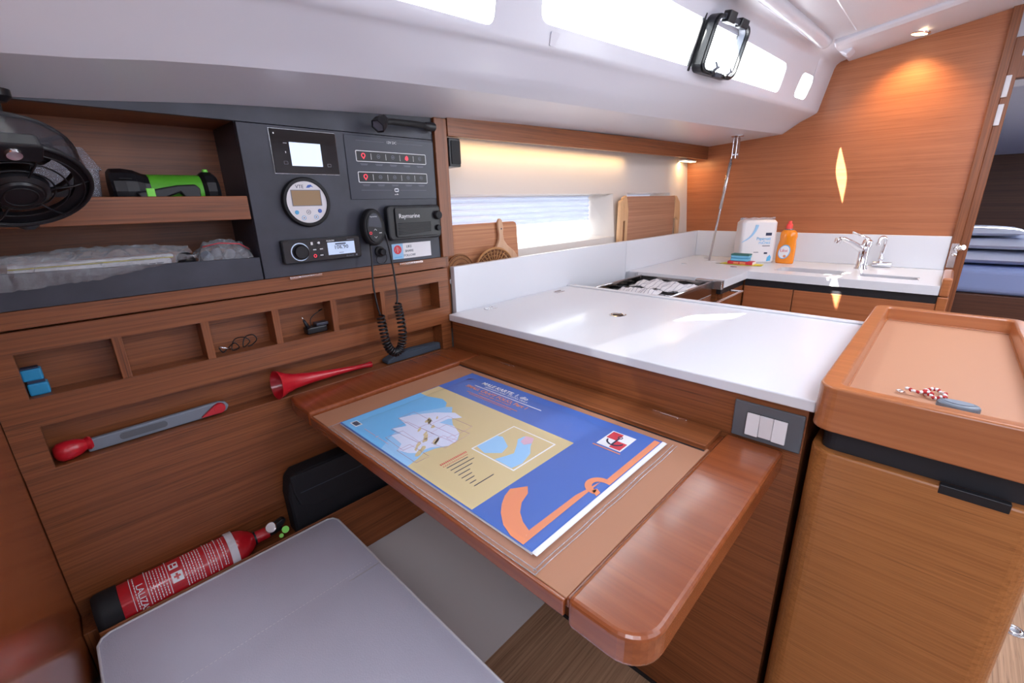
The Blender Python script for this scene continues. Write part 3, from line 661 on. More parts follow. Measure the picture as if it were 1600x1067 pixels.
# ---- handset with its coiled cord
mk = thing('radio_handset', 'black oval radio microphone handset clipped to the panel left of the radio box', 'microphone', (.625, 1.10, -.10))
my = 1.092
hs = [(.618 + .0315 * math.cos(R(a)) * (1 - .06 * math.sin(R(a))), -.0535 + .0475 * math.sin(R(a))) for a in range(0, 360, 12)]
prism('handset_body', hs, 'y', my, my + .030, 'black_matte', mk, bevel=.007, seg=3)
hf = [(.6165 + .0225 * math.cos(R(a)), -.0535 + .0385 * math.sin(R(a))) for a in range(0, 360, 12)]
prism('handset_face', hf, 'y', my - .002, my + .001, 'black', mk, bevel=.001)
prism('handset_grille', [(.6165 + .019 * math.cos(R(a)), -.0535 + .034 * math.sin(R(a)) + .001) for a in range(-4, 185, 9)], 'y', my - .0028, my - .002, 'panel', mk)
text('handset_lettering', 'Raymarine', (.6145, my - .0031, -.0275), UX, UZ, .0048, 'white', mk, 'CENTER')
for zz, s_ in ((-.0585, 1), (-.0795, -1)):
    tube('arrow_key', [(.6120, my - .0028, zz - .003 * s_), (.6160, my - .0028, zz + .001 * s_), (.6200, my - .0028, zz - .003 * s_)], .0007, 'white', mk, n=4)
dashes('key_print', [(.6270, -.0690, .6345, -.0672)], (0, my - .0022, 0), UX, UZ, NY, 'white', mk)
q = [(.6025 + a, -.0675 + b) for a, b in circle(0, 0, .0036, 12)]; w_ = [(.6025 + a, -.0675 + b) for a, b in circle(0, 0, .0026, 12)]
ring_prism('red_key', q, w_, 'y', my - .0028, my - .0022, 'redlamp', mk)
box('cradle', (.603, .632, my + .028, Y0 - .0003, -.080, -.045), 'black', mk, bevel=.003)
# cord
left = smoothpath([(.606, 1.106, -.098), (.602, 1.10, -.14), (.592, 1.09, -.20), (.592, 1.082, -.255), (.596, 1.078, -.286)], 8)
right = smoothpath([(.648, 1.073, -.262), (.654, 1.078, -.235), (.657, 1.09, -.16), (.654, 1.100, -.09), (.650, 1.108, -.052), (.655, 1.118, -.040), (.664, Y0 - .004, -.04)], 8)
tube('cord_lead', left, .0026, 'black', mk); tube('cord_lead', right, .0026, 'black', mk)
pth = smoothpath([(.596, 1.078, -.286), (.596, 1.070, -.33), (.601, 1.066, -.372), (.619, 1.064, -.396), (.640, 1.064, -.386), (.652, 1.066, -.350), (.652, 1.070, -.30), (.648, 1.073, -.262)], 24)
turns = 31; cp = []; nP = len(pth)
for i in range(turns * 12 + 1):
    t = i / (turns * 12) * (nP - 1); k0 = min(int(t), nP - 2); fr_ = t - k0
    c = pth[k0].lerp(pth[k0 + 1], fr_); tg_ = (pth[k0 + 1] - pth[k0]).normalized(); s1 = UY; s2 = tg_.cross(s1).normalized()
    a = 2 * math.pi * i / 12; cp.append(c + (s1 * math.cos(a) + s2 * math.sin(a)) * .0100)
tube('coiled_cord', cp, .0029, 'black', mk, n=6)
# antenna / socket plug with a rubber cap on a loop
so_ = thing('panel_socket', 'small black socket with capped plug and loop below the handset', 'socket', (.646, Y0, -.135))
lathe('socket_collar', [(.0145, 0), (.0145, .006), (.011, .008)], (.644, Y0 - .0002, -.121), (0, -1, 0), 'black_matte', so_, n=24)
lathe('socket_cap', [(.0098, .006), (.0098, .020), (.0075, .023)], (.645, Y0, -.121), (-.05, -1, 0), 'black', so_, n=24)
tube('cap_loop', [(.645 + .016 * math.cos(R(a)), Y0 - .008 - .004 * math.sin(R(a)), -.139 + .0155 * math.sin(R(a))) for a in range(100, 441, 20)], .0011, 'black', so_, n=6)
# sticker
sk = thing('sticker', 'white sticker with round red emblem reading LIKE SHARE FOLLOW, below the radio box', 'sticker', (.75, Y0, -.147))
box('sticker_base', (.6835, .8175, Y0 - .0012, Y0 - .0002, -.1475, -.1045), 'offwhite', sk, bevel=0)
box('emblem_field', (.6835, .7195, Y0 - .0015, Y0 - .0012, -.1475, -.1045), 'midblue', sk, bevel=0)
prism('emblem_disc', [(.7015 + a, -.1210 + b) for a, b in circle(0, 0, .0125, 24)], 'y', Y0 - .0020, Y0 - .0015, 'crimson', sk)
for pts in ([(-.002, -.008), (-.002, .009), (-.009, -.004)], [(.001, -.008), (.001, .007), (.007, -.003)]):
    tube('emblem_line', [(.7015 + a, Y0 - .0021, -.1210 + b) for a, b in pts], .0006, 'white', sk, n=4)
dashes('emblem_caption', [(.690 + .004 * i, -.1435, .6928 + .004 * i, -.1405) for i in range(6)], (0, Y0 - .0016, 0), UX, UZ, NY, 'aqua', sk)
for i, w in enumerate(('LIKE', 'SHARE', 'FOLLOW')):
    text('sticker_lettering', w, (.7405, Y0 - .0016, -.1175 - .0125 * i), UX, UZ, .0098, 'dimprint', sk, 'CENTER')
# ---- chart lamp
cl = thing('chart_lamp', 'black flexible chart lamp reaching left along the top of the panel', 'lamp', (.84, 1.12, .20))
lathe('lamp_base', [(.011, 0), (.012, .02), (.010, .032), (.007, .040)], (.8495, 1.114, .2100), (-1, -.06, 0), 'black', cl, n=18)
tube('lamp_stem', smoothpath([(.815, 1.111, .210), (.77, 1.096, .2085), (.73, 1.09, .2065), (.69, 1.084, .205), (.668, 1.081, .2015)], 6), .0078, 'black_matte', cl, n=12)
hd = Vector((.655, 1.078, .196)); ax_ = Vector((-.75, -.25, -.62)).normalized()
lathe('lamp_head', [(.006, -.030), (.013, -.022), (.0175, -.006), (.0185, .012), (.0165, .012), (.012, .002)], hd, ax_, 'black', cl, n=6, smooth=False)
lathe('lamp_lens', [(.0160, .0085), (.0160, .0095)], hd, ax_, 'dimprint', cl, n=6, smooth=False)
# ---- small speaker on the galley side of the post
ws = thing('wall_speaker', 'small black box speaker on the end post above the galley shelf', 'speaker', (.93, 1.19, .11))
prism('speaker_box', rrect(.903, .952, 1.118, 1.185, .012, 4, (0, 1, 1, 0)), 'z', .108, .188, 'black', ws, bevel=.003)
prism('speaker_grille', rrect(.910, .945, .115, .181, .004, 3), 'y', 1.1155, 1.118, 'black_matte', ws, bevel=.0008)

# ================================================================ THINGS ON THE SHELVES
# cabin fan (smoky shroud ring, wire grille)
fan = thing('cabin_fan', 'black round cabin fan with wire grille at the left end of the top shelf', 'fan', (0, 0, 0), rot=(0, 0, 0))
fc = Vector((-.006, .985, .038)); fax = Vector((.12, -.62, -.78)).normalized()
fan.location = fc + Vector((0, 0, H)); fan.rotation_euler = fax.to_track_quat('Z', 'Y').to_euler()
Rf = .086
ring_l = lambda r, z, n=40: [(r * math.cos(2 * math.pi * i / n), r * math.sin(2 * math.pi * i / n), z) for i in range(n)]
lathe('shroud', [(Rf, -.052), (Rf, 0), (Rf - .004, 0), (Rf - .004, -.052), (Rf, -.052)], (0, 0, 0), (0, 0, 1), 'smoked', fan, n=48, cap=False)
tube('front_rim', ring_l(Rf - .002, 0), .0035, 'black', fan, closed=True); tube('rear_rim', ring_l(Rf - .002, -.052), .003, 'black', fan, closed=True)
ring_prism('inner_band', circle(0, 0, Rf - .003, 40), circle(0, 0, Rf - .020, 40), 'z', -.010, -.004, 'black', fan)
for r_ in (.040, .056, .074):
    tube('grille_ring', ring_l(r_, .006 - .0 * r_), .0012, 'black', fan, n=6, closed=True)
for i in range(6):
    a = R(60 * i + 12); tube('grille_spoke', [(.028 * math.cos(a), .028 * math.sin(a), .010), (.06 * math.cos(a), .06 * math.sin(a), .008), ((Rf - .002) * math.cos(a), (Rf - .002) * math.sin(a), 0)], .0013, 'black', fan, n=6)
lathe('grille_hub', [(.036, .000), (.034, .010), (.028, .014), (.026, .0135), (.024, .017), (.0, .018)], (0, 0, 0), (0, 0, 1), 'black', fan, n=28)
tube('hub_ring', ring_l(.018, .018), .0012, 'black_matte', fan, n=6, closed=True)
for i in range(4):
    a0 = R(90 * i + 30); V = []; 
    for j in range(7):
        rr = .026 + (.074 - .026) * j / 6; w0 = R(16 + 8 * math.sin(j / 6 * math.pi)); tw = R(6 * j)
        for s_, zz in ((-1, -.034), (1, -.016)):
            for th in (0, .002): V.append((rr * math.cos(a0 + tw + s_ * w0), rr * math.sin(a0 + tw + s_ * w0), zz + th))
    F = []
    for j in range(6):
        b = 4 * j; F += [(b, b + 2, b + 6, b + 4), (b + 1, b + 5, b + 7, b + 3), (b, b + 4, b + 5, b + 1), (b + 2, b + 3, b + 7, b + 6)]
    F += [(0, 1, 3, 2), (24, 26, 27, 25)]
    obj('fan_blade', V, F, 'black', fan)
lathe('motor', [(.026, -.075), (.030, -.060), (.030, -.036), (.022, -.032)], (0, 0, 0), (0, 0, 1), 'black', fan, n=24)
for i in range(3):
    a = R(120 * i + 40); tube('rear_strut', [(.028 * math.cos(a), .028 * math.sin(a), -.060), ((Rf - .003) * math.cos(a), (Rf - .003) * math.sin(a), -.050)], .0035, 'black', fan, n=6)
Z_ = Matrix.Rotation(0, 3, 'Z'); inv = fan.rotation_euler.to_matrix().inverted()
def fl(v): return inv @ (Vector(v) - fc)
bw = fl((0.0, 1.09, .184)); prev = (0, Rf - .0, -.03)
tube('mounting_arm', [fl((.0, 1.03, .135)), fl((.0, 1.055, .165)), bw], .007, 'black', fan, n=8)
lathe('mounting_foot', [(.022, 0), (.022, -.010), (.014, -.018)], bw, inv @ Vector((0, 0, 1)), 'black', fan, n=20)
lathe('tilt_clip', [(.012, -.002), (.016, .004), (.010, .010)], (.012, -Rf, -.010), (0, -1, 0), 'black', fan, n=10)
tk = [fl((-.045, .955, .125)), fl((.028, .948, .125)), fl((.030, .965, .137)), fl((-.045, .97, .139))]
prism('speed_switch_block', rrect(-.030, .026, .060, .092, .006, 3), 'z', -.012, .010, 'black', fan, bevel=.003)
lathe('speed_knob', [(.009, .010), (.008, .014)], (-.004, .076, 0), (0, 0, 1), 'chrome', fan, n=16)

# clear storage tub behind the fan
tub = thing('plastic_tub', 'clear plastic tub on the top shelf behind the fan', 'container', (.06, 1.21, -.006))
def taper_shell(name, x0, x1, y0, y1, z0, z1, ins, mat, parent, r=.012, th=.0015):
    loops = []
    for (z, d, t) in ((z0, ins, 0), (z1, 0, 0), (z1, 0, th), (z0 + th, ins, th)):
        loops.append([(x, y, z) for x, y in rrect(x0 + d + t, x1 - d - t, y0 + d + t, y1 - d - t, r, 4)])
    n = len(loops[0]); V = sum(loops, []); F = []
    for s in range(3): F += [(s * n + q, s * n + (q + 1) % n, (s + 1) * n + (q + 1) % n, (s + 1) * n + q) for q in range(n)]
    F += [tuple(range(n)), tuple(range(3 * n, 4 * n))]
    return obj(name, V, F, mat, parent)
taper_shell('tub_body', -.01, .108, 1.165, 1.285, -.0055, .078, .010, 'clearbox', tub)
ring_prism('tub_rim', rrect(-.013, .111, 1.162, 1.288, .012, 4), rrect(-.009, .107, 1.166, 1.284, .010, 4), 'z', .076, .079, 'clearbox', tub)
lid_pts = rrect(-.013, .111, 1.162, 1.288, .014, 4)
V = [(x, y, .0792) for x, y in lid_pts] + [(x * .72 + .049 * .28, y * .72 + 1.225 * .28, .116) for x, y in lid_pts]; n = len(lid_pts)
obj('tub_lid', V, [tuple(range(n)), tuple(range(n, 2 * n))] + [(q, (q + 1) % n, n + (q + 1) % n, n + q) for q in range(n)], 'clearbox', tub)

# flashlight
ft = thing('flashlight', 'black and green lantern flashlight lying on the top shelf', 'flashlight', (.21, 1.18, -.006))
lathe('lamp_head', [(.038, 0), (.043, .004), (.044, .022), (.041, .040), (.035, .052), (.032, .066)], (.118, 1.195, .0385), (1, 0, 0), 'black', ft, n=14, smooth=False)
lathe('green_barrel', [(.0335, .060), (.0340, .150)], (.118, 1.195, .0385), (1, 0, 0), 'green', ft, n=24)
lathe('tail_cap', [(.035, .149), (.041, .156), (.041, .172), (.034, .180)], (.118, 1.195, .0385), (1, 0, 0), 'black', ft, n=14, smooth=False)
prism('grip', [(.150, .036), (.218, .050), (.250, .052), (.258, .044), (.256, .022), (.232, .020), (.222, .036), (.162, .012)], 'y', 1.1485, 1.168, 'black', ft, bevel=.003)
box('switch_pad', (.166, .180, 1.1462, 1.150, .026, .044), 'neon', ft, bevel=.002)
lathe('tail_button', [(.006, 0), (.005, .006)], (.283, 1.195, .0785), (0, 0, 1), 'neon', ft, n=12)
box('head_vent', (.130, .150, 1.1505, 1.155, .060, .063), 'black_matte', ft)

# film helpers: a crumpled bag as a displaced thin sheet over a form
def film_bag(name, x0, x1, y0, y1, zb, zt, parent, nx=26, ny=8, seed=1, amp=.006, mat='film', shape=None):
    rnd = random.Random(seed); V = []; F = []
    for i in range(nx + 1):
        for j in range(ny + 1):
            u, v = i / nx, j / ny; x = x0 + (x1 - x0) * u; y = y0 + (y1 - y0) * v
            hgt = math.sin(math.pi * v) ** .5 * (shape(u) if shape else math.sin(math.pi * min(max(u, .02), .98)) ** .25)
            z = zb + (zt - zb) * hgt + rnd.uniform(-amp, amp); V.append((x + rnd.uniform(-amp, amp) * .6, y + rnd.uniform(-amp, amp) * .3, max(z, zb - .0)))
    for i in range(nx):
        for j in range(ny):
            a = i * (ny + 1) + j; F.append((a, a + 1, a + ny + 2, a + ny + 1))
    return obj(name, V, F, mat, parent)
mbag = thing('bagged_manuals', 'rolled white installation manuals in a long clear bag on the black tray, left', 'papers', (.07, 1.15, -.145))
def lean(pts, dz=0): return pts
sl = R(-1.5)
boxes('manual', [(-.052, .178, 1.1435, 1.168, -.105, -.091)], 'paper', mbag, bevel=.004)
boxes('manual', [(-.050, .184, 1.150, 1.172, -.0904, -.0845)], 'paper', mbag, bevel=.002)
box('manual', (-.050, .182, 1.1432, 1.1500, -.0908, -.0893), 'yellow', mbag, bevel=.0005)
text('manual_lettering', 'Installationsanweisungen', (-.030, 1.1431, -.1015), UX, UZ, .0078, 'ink', mbag)
dashes('manual_print', [(.075 + .013 * i, -.1005, .086 + .013 * i, -.0985) for i in range(7)], (0, 1.1432, 0), UX, UZ, NY, 'dimprint', mbag)
V = []; F = []; rnd = random.Random(4); nx, nz = 40, 7
for i in range(nx + 1):
    for j in range(nz + 1):
        u, v = i / nx, j / nz; x = -.072 + .29 * u
        zl = -.1245 + .012 * u + (.018 * max(0, (u - .45)) * 2); zu = -.070 + .006 * math.sin(u * 9) - .02 * u
        V.append((x + rnd.uniform(-.002, .002), 1.128 - .008 * math.sin(math.pi * v) + rnd.uniform(-.003, .003), zl + (zu - zl) * v + rnd.uniform(-.0015, .0015)))
for i in range(nx):
    for j in range(nz):
        a = i * (nz + 1) + j; F.append((a, a + 1, a + nz + 2, a + nz + 1))
obj('bag_film', V, F, 'film', mbag)
film_bag('bag_film_top', -.072, .215, 1.130, 1.20, -.085, -.062, mbag, seed=9, amp=.003)
sb = thing('bagged_screws', 'bulging zip bag of dark small parts at the right end of the black tray', 'bag', (.27, 1.18, -.145))
rnd = random.Random(3)
for i in range(9):
    x = .245 + .010 * i + rnd.uniform(-.006, .006); y = rnd.uniform(1.165, 1.20)
    lathe('small_part', [(.009, 0), (.011, .012), (.008, .02)], (x, y, -.118 + rnd.uniform(0, .018)), (rnd.uniform(-1, 1), rnd.uniform(-1, 1), .6), 'grey' if i % 2 else 'dimprint', sb, n=10)
film_bag('bag_film', .225, .335, 1.140, 1.225, -.128, -.063, sb, nx=18, ny=12, seed=5, amp=.0055)
tube('zip_seam', [(.238, 1.150, -.075), (.27, 1.148, -.069), (.31, 1.152, -.074), (.33, 1.16, -.088)], .0012, 'crimson', sb, n=5)
sock = lathe('cable_gland', [(.012, 0), (.016, .006), (.016, .022), (.010, .03)], (.212, 1.165, -.105), (-.5, -.7, .4), 'black', None, n=16); sock['label'] = 'black cable end poking out between the two clear bags'; sock['category'] = 'cable end'

# small things in the pigeonholes
bc = thing('hose_connector', 'bright blue plastic hose connector in the leftmost pigeonhole', 'connector', (-.055, 1.155, -.3165))
box('connector_body', (-.0775, -.050, 1.145, 1.168, -.316, -.293), 'blue', bc, bevel=.003)
box('connector_body', (-.0800, -.053, 1.146, 1.168, -.288, -.266), 'blue', bc, bevel=.003)
box('connector_neck', (-.076, -.053, 1.148, 1.166, -.2935, -.2875), 'ink', bc, bevel=.001)
box('connector_top', (-.079, -.056, 1.148, 1.166, -.2665, -.2635), 'ink', bc, bevel=.001)
ear = thing('earphone_cable', 'tangled black earphone cable in the third pigeonhole', 'cable', (.27, 1.16, -.3165))
rnd = random.Random(8)
tube('cable', smoothpath([(.225, 1.150, -.300), (.232, 1.152, -.313), (.245, 1.158, -.306), (.258, 1.150, -.296), (.266, 1.154, -.310), (.252, 1.160, -.3135), (.262, 1.165, -.292), (.280, 1.155, -.288), (.290, 1.152, -.300), (.276, 1.158, -.312), (.284, 1.165, -.292), (.300, 1.158, -.287), (.306, 1.154, -.299), (.296, 1.160, -.311), (.286, 1.160, -.313)], 6), .0013, 'black', ear, n=6)
tube('cable_plug', [(.226, 1.150, -.2985), (.248, 1.152, -.3085)], .0024, 'steel', ear, n=8)
ch = thing('phone_charger', 'black charger with its thin lead in the fourth pigeonhole', 'charger', (.44, 1.16, -.3165))
box('charger_body', (.425, .478, 1.143, 1.170, -.316, -.299), 'black', ch, bevel=.003)
box('charger_body', (.450, .482, 1.142, 1.166, -.2985, -.290), 'panel2', ch, bevel=.002)
tube('plug', [(.430, 1.148, -.300), (.421, 1.146, -.276)], [.006, .003], 'black', ch, n=8)
tube('plug_tip', [(.421, 1.146, -.277), (.417, 1.145, -.267)], .0016, 'chrome', ch, n=8)
tube('lead', smoothpath([(.440, 1.15, -.302), (.438, 1.148, -.280), (.450, 1.15, -.268), (.478, 1.158, -.258), (.470, 1.165, -.262)], 6), .0012, 'black', ch, n=6)
# slot: winch handle, fog horn, grey case
wh = thing('winch_handle', 'long grey winch handle with red knob lying in the long slot', 'winch handle', (.08, 1.155, -.456))
prism('handle_arm', [(-.030, -.4555), (-.030, -.429), (.20, -.4265), (.213, -.431), (.219, -.441), (.213, -.452), (.20, -.4555)], 'y', 1.150, 1.162, 'grey', wh, bevel=.003)
prism('arm_inset', rrect(.02, .100, -.448, -.434, .0065, 4), 'y', 1.1492, 1.1502, 'switchgrey', wh)
lathe('knob', [(.0115, 0), (.0140, .004), (.0115, .010), (.0165, .020), (.0195, .034), (.0185, .047), (.0125, .054), (.004, .056)], (-.022, 1.156, -.4365), (-1, -.22, .0), 'red', wh, n=24)
lathe('locking_cap', [(.0115, 0), (.0130, .004), (.0110, .010)], (.198, 1.150, -.4395), (0, -1, 0), 'red', wh, n=20)
prism('locking_lever', [(.160, -.4505), (.190, -.429), (.205, -.431), (.208, -.447), (.195, -.4515)], 'y', 1.141, 1.1495, 'red', wh, bevel=.002)
hn = thing('fog_horn', 'long red plastic fog horn lying in the slot', 'horn', (.44, 1.15, -.456))
hp = [(.0365, 0), (.0350, .004), (.0260, .022), (.0195, .045), (.0150, .080), (.0115, .120), (.0085, .170), (.0065, .215), (.0060, .250), (.0075, .252), (.0075, .262)]
hpi = [(r_ - .0015, h_) for r_, h_ in reversed(hp[:7])]
hc = Vector((.3215, 1.128, -.4170)); hax = Vector((.265, .022, -.0255)).normalized()
lathe('horn_bell', [(r_, h_) for r_, h_ in hp[:1]][:0] + list(reversed(hpi))[::-1] + hp, hc, hax, 'red', hn, n=36, cap=False)
lathe('mouthpiece', [(.0075, .258), (.0088, .262), (.0088, .268), (.004, .269)], hc, hax, 'red', hn, n=16)
gc_ = thing('grey_case', 'slate grey cloth case at the right end of the slot', 'case', (.74, 1.16, -.456))
V = []; F = []; 
prism('case_body', [(.634, -.4555), (.634, -.4440), (.665, -.4330), (.720, -.4300), (.832, -.4340), (.835, -.4555)], 'y', 1.137, 1.172, 'slate', gc_, bevel=.005)
prism('case_flap', [(.690, -.4322), (.70, -.4275), (.826, -.4305), (.832, -.4340), (.72, -.4300)], 'y', 1.135, 1.150, 'slate', gc_, bevel=.001)

# ================================================================ CHART TABLE
tb = thing('chart_table', 'teak chart table with tan leather top, raised hull-side rail and wide rounded end board', 'table', (.6, .64, -.51))
ZT = -.464
box('table_core', (.347, .875, .250, .990, -.482, -.4665), 'cherry', tb, bevel=.003)
box('leather_top', (.345, .800, .2535, .988, -.4665, ZT), 'tan', tb, bevel=.001)
box('front_lip', (.339, .3455, .2535, .992, -.490, ZT - .001), 'cherry', tb, bevel=.002)
prism('hull_rail', [(.338, .992), (.8795, .992), (.8795, 1.1285), (.352, 1.1285), (.344, 1.12), (.338, 1.08)], 'z', -.492, -.4545, 'cherry', tb, bevel=.007, seg=3)
box('hinged_flap', (.792, .8785, .2585, .990, -.4655, -.4545), 'teak_y', tb, bevel=.0012)
box('flap_groove', (.786, .7915, .2585, .990, -.466, -.4637), 'blackgap', tb, bevel=0)
prism('end_board', rrect(.341, .8795, .1445, .2495, .045, 8, (1, 0, 0, 0)), 'z', -.5045, -.4585, 'cherry', tb, bevel=.007, seg=3)
for y0, y1 in ((.327, .404), (.835, .905)):
    boxes('hinge', [(.864, .8695, y0, y1, -.4547, -.4515), (.862, .8715, y0 + .018, y1 - .018, -.4545, -.4522)], 'chrome', tb, bevel=.0008)
boxes('cleat', [(.40, .85, .98, 1.02, -.53, -.492), (.845, .8795, .30, .97, -.53, -.482)], 'cherry', tb, bevel=.002)

# ---- chart folio in its clear sleeve; u runs from the hull towards the middle of the boat, v away from the camera
fo = thing('chart_folio', 'blue and sand nautical chart folio in a clear sleeve on the chart table', 'chart folio', (.56, .61, -.464))
FO = Vector((.367, .897, -.4585)); FU, FV, FW = -UY, UX, UZ
def fp(name, pts, mat, lift=0.0): return poly_print(name, pts, FO, FU, FV, FW, mat, fo, thick=.0002, lift=lift)
def frect(name, a, b, c, d, mat, lift=0.0): return fp(name, [(a, b), (c, b), (c, d), (a, d)], mat, lift)
boxes('chart_sheets', [(.3672, .7585, .897 - .568, .8965, -.4637, -.4610), (.3690, .760, .897 - .574, .893, -.4609, -.4590)], 'paper', fo, bevel=.0004)
frect('cover', 0, 0, .568, .392, 'navy', 0)
frect('chart_field', .003, .003, .4405, .2715, 'chart_tan', .0003)
frect('blue_margin', .552, .003, .5665, .389, 'navy', .0004)
frect('spine_stripe', .5685, .0, .5775, .392, 'paper', -.0012)
frect('open_sea', .003, .003, .006, .2, 'sea', .0005)
fp('open_sea', [(.003, .003), (.225, .003), (.215, .03), (.155, .065), (.138, .10), (.105, .125), (.095, .155), (.11, .185), (.117, .205), (.10, .222), (.075, .228), (.035, .213), (.003, .213)], 'sea', .0006)
fp('shallow_sea', [(.17, .003), (.262, .003), (.255, .03), (.246, .05), (.25, .075), (.262, .10), (.258, .125), (.24, .145), (.20, .16), (.178, .175), (.165, .185), (.13, .215), (.117, .205), (.11, .185), (.095, .155), (.085, .13), (.12, .10), (.13, .06)], 'sea2', .0008)
fp('chart_detail', [(.225, .030), (.236, .04), (.240, .070), (.262, .098), (.260, .120), (.24, .145), (.207, .158), (.170, .146), (.17, .170), (.19, .195), (.158, .20), (.122, .17), (.092, .128), (.083, .098), (.115, .094), (.128, .090), (.115, .062), (.147, .064), (.140, .045), (.185, .04), (.20, .022)], 'sea3', .0010)
rnd = random.Random(12)
for i in range(16):   # islands and coast
    t = i / 15; cu_ = .150 + .095 * t + rnd.uniform(-.025, .022); cv_ = .150 - .11 * t + rnd.uniform(-.018, .02)
    a = R(-52 + rnd.uniform(-18, 18)); L_ = rnd.uniform(.006, .018); w_ = rnd.uniform(.002, .005)
    pts = []
    for k in range(10):
        b = 2 * math.pi * k / 10; q = 1 + rnd.uniform(-.3, .3); x, y = L_ * q * math.cos(b), w_ * q * math.sin(b)
        pts.append((cu_ + x * math.cos(a) - y * math.sin(a), cv_ + x * math.sin(a) + y * math.cos(a)))
    fp('island', pts, 'chart_tan', .0012)
for (a, b, c, d, rt) in ((.083, .098, .155, .14, 0), (.115, .062, .205, .105, 4), (.14, .03, .21, .07, -3), (.16, .13, .24, .18, 3), (.19, .155, .26, .11, 6), (.20, .02, .265, .05, 0), (.225, .085, .262, .12, 10), (.235, .115, .250, .130, 0)):
    q = [(a, b), (c, b), (c, d), (a, d)]; cx, cy = (a + c) / 2, (b + d) / 2; cr_, sr_ = math.cos(R(rt)), math.sin(R(rt))
    q = [(cx + (x - cx) * cr_ - (y - cy) * sr_, cy + (x - cx) * sr_ + (y - cy) * cr_) for x, y in q]
    tube('index_frame', [FO + FU * x + FV * y + FW * .0015 for x, y in q], .00035, 'pink', fo, n=4, closed=True)
frect('small_frame', .303, .122, .4175, .2435, 'white', .0006)
frect('small_map', .306, .125, .4145, .2405, 'chart_tan', .0008)
fp('small_sea', [(.306, .135), (.335, .128), (.36, .150), (.352, .175), (.318, .195), (.306, .19)], 'sea2', .0010)
fp('small_sea', [(.365, .126), (.409, .126), (.413, .15), (.402, .185), (.385, .205), (.37, .232), (.350, .225), (.348, .208), (.362, .19), (.378, .165), (.372, .145)], 'sea2', .0010)
fp('small_area', [(.358, .205), (.372, .200), (.38, .215), (.370, .232), (.352, .228)], 'pink', .0012)
for nm, (a, b, c, d, cnt) in {'red_list': (.302, .046, .3075, .110, 16), 'red_list.b': (.3125, .046, .3145, .106, 14)}.items():
    dashes('red_list', [(a, b + (d - b) * i / cnt, c, b + (d - b) * i / cnt + .0018) for i in range(cnt)], FO, FU, FV, FW, 'crimson', fo, lift=.0006)
V_ = [(.320 + .011 * i, .048 if i < 4 else .046, .3218 + .011 * i, (.098, .104, .090, .075, .070, .066, .060, .092)[i]) for i in range(8)]
dashes('chart_list', V_, FO, FU, FV, FW, 'ink', fo, lift=.0006)
dashes('barcode', [(.024 + .0016 * i, .016, .0248 + .0016 * i, .028) for i in range(13)], FO, FU, FV, FW, 'ink', fo, lift=.0012)
frect('barcode_field', .0205, .014, .0475, .030, 'white', .0009)
fp('seal_emblem', [(.118, .020), (.124, .020), (.121, .027)], 'pink', .0009)
dashes('fine_print', [(.07, .0215, .113, .0228), (.128, .0215, .165, .0228)], FO, FU, FV, FW, 'pink', fo, lift=.0009)
def ft_(s, u, v, size, mat, **k): return text('cover_lettering', s, FO + FU * u + FV * v + FW * .0008, FU, FV, size, mat, fo, 'CENTER', thick=.0001, **k)
ft_('MALE KARTE, 1. dio', .158, .3555, .0190, 'white', bold=.0004)
ft_('JADRANSKO MORE - ISTO\u010cNA OBALA', .175, .3450, .0085, 'white')
dashes('cover_print', [(.072, .3365, .30, .3390)], FO, FU, FV, FW, 'white', fo, lift=.0006)
ft_('SMALL CRAFT FOLIO, Part 1', .163, .3185, .0175, 'orange', bold=.0003)
ft_('ADRIATIC SEA - EAST COAST', .172, .3080, .0085, 'orange')
dashes('cover_print', [(.085, .2985, .26, .3005), (.10, .2925, .245, .2940)], FO, FU, FV, FW, 'orange', fo, lift=.0006)
# anchor logo in a quartered square
LU, LV, LS = .473, .306, .053
frect('logo_field', LU, LV - .004, LU + LS, LV + LS + .006, 'white', .0006)
frect('logo_quarter', LU + .003, LV + .028, LU + .0265, LV + LS + .003, 'crimson', .0008); frect('logo_quarter', LU + .0265, LV - .001, LU + LS - .003, LV + .028, 'crimson', .0008)
ac = (LU + .0265, LV + .026)
tube('logo_anchor', [FO + FU * (ac[0]) + FV * (ac[1] + t) + FW * .0012 for t in (-.018, .012)], .0016, 'ink', fo, n=5)
tube('logo_anchor', [FO + FU * (ac[0] + .017 * math.sin(R(a))) + FV * (ac[1] - .001 - .017 * math.cos(R(a))) + FW * .0012 for a in range(-80, 81, 16)], .0018, 'ink', fo, n=5)
tube('logo_ring', [FO + FU * (ac[0] + .0045 * math.sin(R(a))) + FV * (ac[1] + .016 + .0045 * math.cos(R(a))) + FW * .0012 for a in range(0, 360, 30)], .001, 'ink', fo, n=5, closed=True)
dashes('logo_print', [(.469, .2935, .530, .2965)], FO, FU, FV, FW, 'orange', fo, lift=.0006)
# the large orange anchor: fluke arc, shank and ring
arc_o = [(.449, .081), (.455, .062), (.466, .044), (.480, .028), (.501, .012), (.525, .003), (.549, .002)]
arc_i = [(.539, .028), (.519, .036), (.501, .049), (.487, .068), (.479, .092), (.466, .106)]
fp('anchor_arc', arc_o + arc_i, 'orange', .0007)
fp('anchor_shank', [(.5375, .030), (.549, .002), (.5505, .002), (.5505, .20), (.5445, .165), (.540, .14)], 'orange', .0007)
rg_o = circle(.5555, .186, .0245, 20, 90, 282); rg_i = list(reversed(circle(.5555, .186, .0125, 20, 90, 282)))
fp('anchor_ring', rg_o + rg_i, 'orange', .0009)
fp('anchor_crossbar', [(.5535, .168), (.5665, .160), (.5665, .172), (.556, .178)], 'orange', .0009)
frect('anchor_stripe', .5545, .20, .5665, .385, 'orange', .0006)
